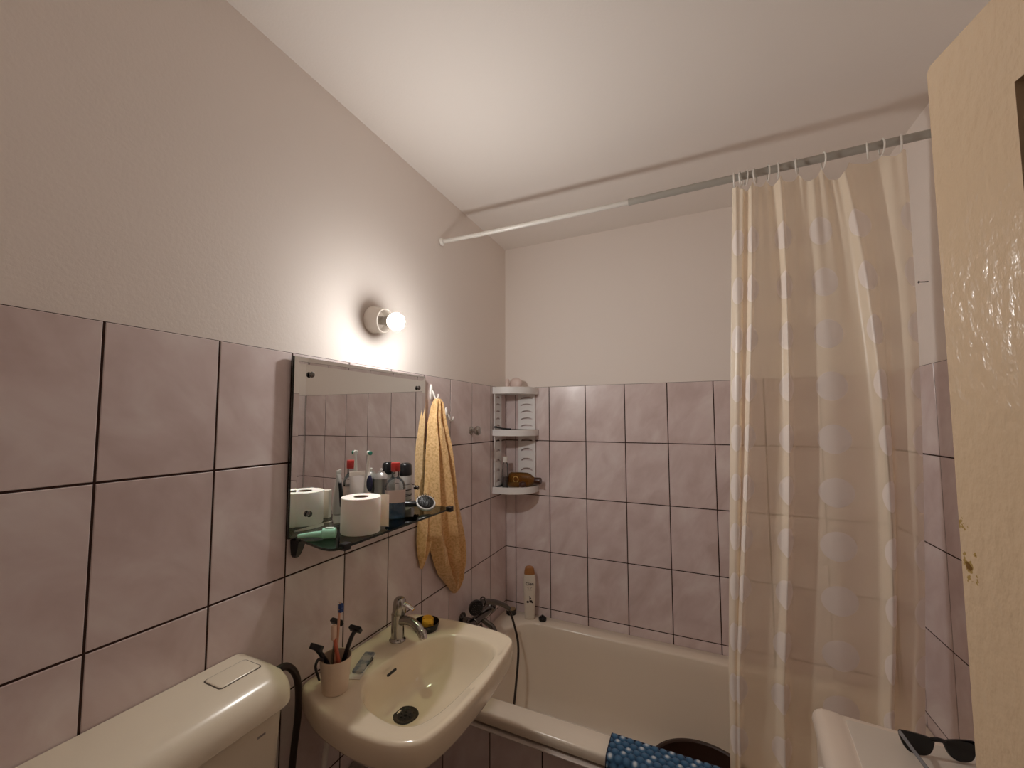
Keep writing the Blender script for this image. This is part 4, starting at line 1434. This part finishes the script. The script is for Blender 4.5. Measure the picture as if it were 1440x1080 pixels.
tube(bm, [(0.136, -0.268, Z(-1.118)), (0.152, -0.245, Z(-1.19)), (0.180, -0.250, Z(-1.30)), (0.195, -0.32, Z(-1.45)), (0.210, -0.42, RZ - 0.36), (0.24, -0.52, RZ - 0.33), (0.215, -0.58, RZ - 0.20), (0.16, -0.56, RZ - 0.02),
          (0.110, -0.50, Z(-1.17)), (0.085, -0.455, Z(-1.14)), (0.074, -0.450, Z(-1.1265))], 0.0056, 12)
obj('hose', bm, mat('dark_hose', (0.05, 0.042, 0.038, 1), 0.3, metal=0.6), sh, world=True)

# things on the tub rim
# shampoo bottle
sb = thing('shampoo_bottle', 'tall cream lotion bottle with brown orange cap on the tub corner', 'bottle', (0.165, -0.056, RZ + 0.0005), (0, 0, 0.40))
bm = BM()


def flat_ring(a, b, z, n=40, p=2.6):
    return squircle(a, b, z, n, p)


prof = [(0.0240, 0.0150, 0.0), (0.0262, 0.0168, 0.002), (0.0275, 0.0175, 0.010), (0.0285, 0.0180, 0.05), (0.0315, 0.0190, 0.12), (0.0335, 0.0195, 0.165), (0.0338, 0.0192, 0.195), (0.0325, 0.0180, 0.215), (0.0295, 0.0165, 0.228), (0.0282, 0.0155, 0.231)]
loft(bm, [flat_ring(a, b, z) for a, b, z in prof])
obj('body', bm, BOTTLEW, sb, smooth=50)
bm = BM()
loft(bm, [flat_ring(0.0285, 0.0158, 0.231), flat_ring(0.0275, 0.0155, 0.246), flat_ring(0.0240, 0.0140, 0.262), flat_ring(0.0180, 0.011, 0.271), flat_ring(0.008, 0.005, 0.2745)])
obj('cap', bm, ORANGECAP, sb, smooth=50)
mtx = rot_to((0, -0.0194, 0.186), (1, 0, 0), (0, 0, 1))
o = obj('lettering', text_bm('Cien', 0.023, mtx, 0.0003), INK, sb, smooth=0)
for k, (sx, zz) in enumerate(((0.017, 0.166), (0.012, 0.160), (0.016, 0.153))):
    bm = BM(); box(bm, -sx * 0.7, sx * 0.7, -0.0194, -0.0188, zz, zz + 0.0030)
    obj('small_print', bm, GREYINK, sb, smooth=0)
bm = BM()
for x, z, r in ((-0.010, 0.092, 0.0075), (0.006, 0.095, 0.0085), (0.014, 0.089, 0.0052)):
    sphere(bm, (x, -0.0183, z), r, 14, 8, (1, 0.12, 0.8))
tube(bm, [(0.0, -0.0184, 0.098), (0.001, -0.0186, 0.112), (-0.002, -0.0188, 0.122)], 0.0016, 8)
sphere(bm, (0.003, -0.0185, 0.111), 0.0052, 12, 8, (1.1, 0.12, 0.9))
obj('fruit_print', bm, INK, sb, label='dark printed fruit picture')
so = thing('soap_tin', 'small round black tin with tan top in the tub corner', 'tin', (0.056, -0.052, RZ + 0.0005))
bm = BM(); lathe(bm, [(0.026, 0), (0.028, 0.002), (0.028, 0.024), (0.026, 0.026), (0.024, 0.026)], (0, 0, 0), (0, 0, 1), 32)
obj('tin', bm, GLOSSBLACK, so)
bm = BM(); lathe(bm, [(0.024, 0.0255), (0.023, 0.029), (0.015, 0.031), (0.003, 0.032)], (0, 0, 0), (0, 0, 1), 28)
obj('top', bm, mat('tan_soap', (0.30, 0.20, 0.10, 1), 0.6), so)
bcap = thing('bath_plug', 'small black round plug on the tub rim right of the lotion bottle', 'plug', (0.236, -0.050, RZ + 0.0005))
bm = BM(); lathe(bm, [(0.019, 0), (0.021, 0.003), (0.021, 0.014), (0.015, 0.020), (0.006, 0.022), (0.006, 0.027), (0.003, 0.028)], (0, 0, 0), (0, 0, 1), 24)
obj('plug', bm, GLOSSBLACK, bcap)

# brown washing-up tub standing inside the bathtub
bw_ = thing('plastic_basin', 'dark brown round plastic basin standing inside the bathtub', 'basin', (0.990, -0.430, RZ - 0.4140))
bm = BM()
RR = 0.184
lathe(bm, [(0.004, 0.004), (RR * 0.74, 0.004), (RR * 0.78, 0.012), (RR * 0.97, 0.166), (RR * 1.0, 0.170), (RR * 1.05, 0.169), (RR * 1.055, 0.162), (RR * 1.045, 0.158), (RR * 0.995, 0.159), (RR * 0.80, 0.010), (RR * 0.76, 0.0), (0.004, 0.0)],
      (0, 0, 0), (0, 0, 1), 72)
obj('bowl', bm, BOWLM, bw_)

# bobbled bath mat over the tub rim
bmt = thing('bath_mat', 'blue bobbled bath mat with white flecks draped over the front tub rim', 'bath mat', (0.95, -0.78, RZ - 0.2))
MX0, MX1 = 0.716, 1.165
prof = [(-0.712, RZ + 0.0065), (-0.722, RZ + 0.0085), (-0.76, RZ + 0.009), (-0.795, RZ + 0.009), (-0.811, RZ + 0.0055), (-0.8195, RZ - 0.006), (-0.8225, RZ - 0.05), (-0.823, RZ - 0.16), (-0.824, RZ - 0.24)]
sm = smooth_path([(0, y, z) for y, z in prof], 8)
# resample by length
L_ = [0]
for a, b in zip(sm[:-1], sm[1:]):
    L_.append(L_[-1] + (b - a).length)
tot = L_[-1]
NV = 110
NU = 150


def along(s):
    for i in range(len(L_) - 1):
        if L_[i + 1] >= s:
            t = (s - L_[i]) / max(1e-9, L_[i + 1] - L_[i])
            p = sm[i].lerp(sm[i + 1], t)
            d = (sm[i + 1] - sm[i]).normalized()
            return p, Vector((0, -d.z, d.y)) * -1
    return sm[-1], Vector((0, -1, 0))


bm = BM()
lay = bm.verts.layers.float.new('bobble')
step = 0.0250
grid = []
for iv in range(NV + 1):
    s = tot * iv / NV
    p, nn = along(s)
    if nn.y > 0.3 and nn.z < 0.3:
        nn = -nn
    if nn.z < -0.2:
        nn = -nn
    row = []
    for iu in range(NU + 1):
        x = MX0 + (MX1 - MX0) * iu / NU
        r_ = int(math.floor(s / (step * 0.87)))
        best, hb_ = 1e9, 0
        for rr in (r_ - 1, r_, r_ + 1):
            off = 0.5 * step if rr % 2 else 0
            c_ = round((x - off) / step)
            for cc in (c_ - 1, c_, c_ + 1):
                d = math.hypot(x - off - cc * step, s - (rr + 0.5) * step * 0.87)
                if d < best:
                    best = d; hb_ = (cc * 7 + rr * 13) % 3
        k = max(0.0, 1 - (best / (step * 0.52)) ** 2)
        h = 0.0085 * math.sqrt(k)
        v = bm.verts.new(Vector((x, p.y, p.z)) + nn * h)
        v[lay] = (0.10 + 0.45 * k) if hb_ else (0.15 + 0.85 * k ** 1.3)
        row.append(v)
    grid.append(row)
for a, b in zip(grid[:-1], grid[1:]):
    for i in range(NU):
        bm.faces.new((a[i], a[i + 1], b[i + 1], b[i]))
obj('pile', bm, MATM, bmt, world=True, smooth=70)
bm = BM()
tube(bm, [(MX0, y - 0.0, z + 0.001) for y, z in prof], 0.0048, 8, k=4)
tube(bm, [(MX0, prof[0][0], prof[0][1]), ((MX0 + MX1) / 2, prof[0][0], prof[0][1]), (MX1, prof[0][0], prof[0][1])], 0.0048, 8, k=4)
obj('binding', bm, mat('dark_binding', (0.012, 0.02, 0.045, 1), 0.9), bmt, world=True)

# ------------------------------------------------------------------ curtain rod, rings and curtain
RODZ = 0.601


def rodz(x):
    return Z(0.604 - 0.012 * math.sin(PI * min(1, max(0, x / 1.2))) if x < 1.2 else 0.604)


rod = thing('curtain_rod', 'grey telescopic shower curtain rod spanning the room above the tub', 'curtain rod', (0.0, ROD_Y, Z(RODZ)))
bm = BM(); tube(bm, [(0.004, ROD_Y, Z(0.6045)), (0.3, ROD_Y, Z(0.599)), (0.82, ROD_Y, Z(0.598))], 0.0092, 16)
obj('thin_tube', bm, RODM, rod, world=True)
bm = BM(); tube(bm, [(0.80, ROD_Y, Z(0.598)), (1.2, ROD_Y, Z(0.602)), (RW - 0.004, ROD_Y, Z(0.607))], 0.0118, 16)
obj('thick_tube', bm, RODG, rod, world=True)
for x, d, z in ((0.0005, 1, 0.6045), (RW - 0.0005, -1, 0.607)):
    bm = BM(); lathe(bm, [(0.017, 0.0), (0.0175, 0.004), (0.0150, 0.009), (0.0115, 0.012)], (x, ROD_Y, Z(z)), (d, 0, 0), 22)
    obj('end_cap', bm, WHITEP, rod, world=True)


def rz_at(x):
    return 0.598 + 0.009 * (x - 0.8) / 0.9


HOOKS = [(0.006, 1.132), (0.050, 1.150), (0.125, 1.166), (0.206, 1.190), (0.285, 1.226), (0.362, 1.252), (0.440, 1.300), (0.545, 1.367), (0.690, 1.470), (0.750, 1.502), (0.815, 1.544)]
ORD = ['first', 'second', 'third', 'fourth', 'fifth', 'sixth', 'seventh', 'eighth', 'ninth', 'tenth', 'last']
for i, (s, x) in enumerate(HOOKS):
    zc = Z(rz_at(x)) - 0.0085
    rg = thing('curtain_ring', '%s white curtain ring from the left end of the shower curtain' % ORD[i], 'curtain ring', (x, ROD_Y, zc), (0, 0, random.uniform(-0.35, 0.35)), 'rings of the shower curtain')
    bm = BM(); torus(bm, (0, 0, 0), (1, 0, 0), 0.0225, 0.0024, 30, 8)
    obj('ring', bm, WHITEP, rg)

# columns: s along the cloth, x at top / middle / bottom (z = .59, -.2, -.98 below the tile top), fold depth towards the camera
COLS = [(0.000, 1.126, 1.097, 1.069, 0.000), (0.050, 1.142, 1.113, 1.081, -0.018), (0.090, 1.160, 1.128, 1.094, -0.008), (0.125, 1.158, 1.124, 1.088, 0.026), (0.170, 1.171, 1.136, 1.088, -0.008),
        (0.206, 1.182, 1.146, 1.097, -0.030), (0.235, 1.195, 1.157, 1.110, -0.012), (0.330, 1.240, 1.238, 1.192, 0.006), (0.362, 1.256, 1.250, 1.212, -0.028), (0.385, 1.268, 1.261, 1.225, 0.002), (0.410, 1.288, 1.272, 1.239, 0.014),
        (0.518, 1.345, 1.361, 1.355, -0.006), (0.610, 1.385, 1.450, 1.433, 0.006), (0.660, 1.405, 1.470, 1.454, -0.028), (0.700, 1.432, 1.490, 1.468, -0.002), (0.720, 1.462, 1.496, 1.472, 0.016), (0.750, 1.502, 1.503, 1.482, 0.004),
        (0.790, 1.530, 1.534, 1.510, -0.014), (0.830, 1.553, 1.556, 1.533, 0.000)]


def cols_at(s):
    n = len(COLS)
    for i in range(n - 1):
        if COLS[i][0] <= s <= COLS[i + 1][0] + 1e-9:
            break
    p0, p1, p2, p3 = COLS[max(i - 1, 0)], COLS[i], COLS[i + 1], COLS[min(i + 2, n - 1)]
    h = p2[0] - p1[0]
    t = (s - p1[0]) / h
    out = []
    for k in range(1, 5):
        m1 = (p2[k] - p0[k]) / max(1e-6, p2[0] - p0[0]) * h
        m2 = (p3[k] - p1[k]) / max(1e-6, p3[0] - p1[0]) * h
        out.append((2 * t ** 3 - 3 * t * t + 1) * p1[k] + (t ** 3 - 2 * t * t + t) * m1 + (-2 * t ** 3 + 3 * t * t) * p2[k] + (t ** 3 - t * t) * m2)
    return out


def top_z(s):
    x = cols_at(s)[0]
    base = rz_at(x) - 0.031
    hs_ = [h[0] for h in HOOKS]
    for a, b in zip(hs_[:-1], hs_[1:]):
        if a <= s <= b:
            t = (s - a) / (b - a)
            return base - (b - a) * 0.30 * (4 * t * (1 - t)) ** 0.8 * min(1.0, (b - a) / 0.1)
    return base


cu = thing('shower_curtain', 'translucent cream shower curtain with white dots gathered at the right', 'curtain', (1.33, ROD_Y, Z(-1.42)))
bm = BM()
uvl = bm.loops.layers.uv.new('UVMap')
NS, NZ = 260, 110
grid = []
zb_ = -1.42
for j in range(NZ + 1):
    row = []
    for i in range(NS + 1):
        s = 0.83 * i / NS
        xt, xm, xb, yo = cols_at(s)
        zt = top_z(s)
        v = j / NZ
        z = zt + (zb_ - zt) * v
        zz = max(-1.42, min(0.6, z))
        # quadratic through (.59, xt), (-.2, xm), (-.98, xb)
        l0 = (zz + 0.2) * (zz + 0.98) / (0.79 * 1.57)
        l1 = (zz - 0.59) * (zz + 0.98) / (-0.79 * 0.78)
        l2 = (zz - 0.59) * (zz + 0.2) / (-1.57 * -0.78)
        if zz < -0.98:
            x = xb + (xb - xm) / 0.78 * (-0.98 - zz) * 0.4
        else:
            x = xt * l0 + xm * l1 + xb * l2
        fall = (0.59 - zz) / 2.0
        y = ROD_Y + 0.050 * min(1, fall * 1.2) + yo * (0.55 + 0.45 * min(1, v * 6)) * (1 - 0.25 * fall)
        y += 0.004 * noise.noise(Vector((s * 14, z * 2.2, 3.1))) * min(1, v * 8)
        # creases running from the eyelets
        y += 0.0035 * math.sin(s * 120 + 2 * z) * max(0, 1 - v * 4)
        row.append((bm.verts.new(V(x, y, Z(z))), s, z))
    grid.append(row)
for a, b in zip(grid[:-1], grid[1:]):
    for i in range(NS):
        q = (a[i], b[i], b[i + 1], a[i + 1])
        f = bm.faces.new([k[0] for k in q])
        for lp, k in zip(f.loops, q):
            lp[uvl].uv = (k[1], k[2])
o = obj('cloth', bm, CURTAIN, cu, world=True, smooth=180)

# ------------------------------------------------------------------ washing machine and sunglasses
WZ = Z(-0.92)
wm = thing('washing_machine', 'white slim washing machine in the right corner in front of the tub', 'washing machine', (1.247, -0.829, 0.0), (0, 0, math.radians(-5)))
WW, WD = 0.405, 0.60             # depth along x, width along -y
bm = BM(); rbox(bm, 0.006, WW, -WD, -0.004, 0.02, WZ - 0.040, 0.012, 0.004)
obj('cabinet', bm, WASHER, wm)
bm = BM()
prof = [(0.000, -0.040), (-0.001, -0.030), (0.002, -0.016), (0.009, -0.006), (0.020, -0.001), (0.032, 0.0), (0.050, -0.001), (0.056, -0.003), (0.062, -0.0035), (0.39, -0.0035), (WW, -0.006), (WW + 0.001, -0.040)]
rb = []
for y, ins in ((-0.0005, 0.010), (-0.003, 0.004), (-0.010, 0.0008), (-0.020, 0.0), (-WD + 0.020, 0.0), (-WD + 0.010, 0.0008), (-WD + 0.003, 0.004), (-WD, 0.010)):
    rb.append([V(x, y, WZ + (z - ins if z > -0.038 else z)) for x, z in prof])
loft(bm, rb)
obj('top', bm, WASHER, wm, smooth=40)
bm = BM(); rbox(bm, 0.064, 0.388, -WD + 0.03, -0.024, WZ - 0.006, WZ - 0.0022, 0.01, 0.0012)
obj('lid_panel', bm, WASHERTOP, wm)
bm = BM()
lathe(bm, [(0.020, 0), (0.020, 0.010), (0.017, 0.013), (0.004, 0.0135)], (0.0065, -0.155, WZ - 0.075), (-1, 0, 0), 24)
obj('dial', bm, WHITEP, wm)
bm = BM(); rbox(bm, 0.0045, 0.0075, -0.078, -0.048, WZ - 0.064, WZ - 0.050, 0.0012, 0.0005)
obj('badge', bm, BLACK, wm, label='small dark maker mark')
bm = BM()
torus(bm, (0.005, -0.30, 0.46), (1, 0, 0), 0.155, 0.018, 40, 10)
obj('porthole', bm, DULLCHROME, wm)

sg = thing('sunglasses', 'black sunglasses lying open on the washing machine', 'sunglasses', (1.455, -0.926, WZ - 0.0018), (0, 0, math.radians(11)))


def lens_outline(s):
    pts = [(0.010, 0.036), (0.030, 0.041), (0.062, 0.0425), (0.069, 0.038), (0.067, 0.024), (0.060, 0.008), (0.048, 0.001), (0.030, 0.001), (0.018, 0.008), (0.011, 0.022)]
    D = dense(pts, 5)
    return [(s * p.x, p.y) for p in D]


for s in (-1, 1):
    mtx = rot_to((0, 0.0 - 0.0, 0.002), (1, s * 0.10, 0), (0, 0.12, 1))
    bm = BM(); prism(bm, lens_outline(s), 0.0045, mtx)
    obj('lens', bm, GLOSSBLACK, sg)
    bm = BM()
    tube(bm, [(s * 0.067, 0.006, 0.040), (s * 0.069, -0.010, 0.040), (s * 0.068, -0.060, 0.028), (s * 0.064, -0.110, 0.014), (s * 0.060, -0.140, 0.0035)], lambda t: 0.0032, 10, flat=1.5)
    obj('temple', bm, GLOSSBLACK if s > 0 else mat('temple_sheen', (0.20, 0.20, 0.21, 1), 0.2), sg)  # left temple greyed: its reflected light is put into the colour
bm = BM(); tube(bm, [(-0.013, 0.004, 0.036), (0, 0.003, 0.039), (0.013, 0.004, 0.036)], 0.0045, 10)
obj('bridge', bm, GLOSSBLACK, sg)

# nail in the right wall
nl = thing('nail', 'short dark nail sticking out of the right wall above the tiles', 'nail', (RW + 0.004, -0.384, Z(0.268)))
bm = BM()
lathe(bm, [(0.0018, 0), (0.0018, 0.022), (0.0042, 0.0225), (0.0042, 0.0245)], (0, 0, 0), (-1, 0, 0.08), 10)
obj('shank', bm, RUBBER, nl)

# ------------------------------------------------------------------ camera
f, yaw, pitch, roll = 579.505, -0.4454, 0.0652, -0.0004
cy_, sy_ = math.cos(yaw), math.sin(yaw)
fw = Vector((sy_ * math.cos(pitch), cy_ * math.cos(pitch), math.sin(pitch)))
rt = Vector((cy_, -sy_, 0))
up = rt.cross(fw)
cam = bpy.data.cameras.new('camera')
co = bpy.data.objects.new('camera', cam)
COL.objects.link(co)
m = Matrix((rt, up, -fw)).transposed().to_4x4()
m.translation = Vector((0.9938, -2.1926, Z(-0.1862)))
co.matrix_world = m
cam.sensor_width = 36
cam.lens = 36 * f / 1440
cam.shift_x = 20.38 / 1440
cam.shift_y = 12.91 / 1440
cam.clip_start = 0.01
SC.camera = co

# ------------------------------------------------------------------ light
w = bpy.data.worlds.new('doorway_fill')
SC.world = w
w.use_nodes = True
w.node_tree.nodes['Background'].inputs['Color'].default_value = (1.0, 0.66, 0.42, 1)
w.node_tree.nodes['Background'].inputs['Strength'].default_value = 0.09

SC.view_settings.view_transform = 'Standard'
SC.view_settings.look = 'None'
SC.view_settings.exposure = 0.36
SC.view_settings.gamma = 1.0
SC.view_settings.use_curve_mapping = False
SC.cycles.max_bounces = 12
SC.cycles.diffuse_bounces = 9
SC.cycles.transparent_max_bounces = 12
SC.cycles.sample_clamp_indirect = 4.0
SC.cycles.use_denoising = True
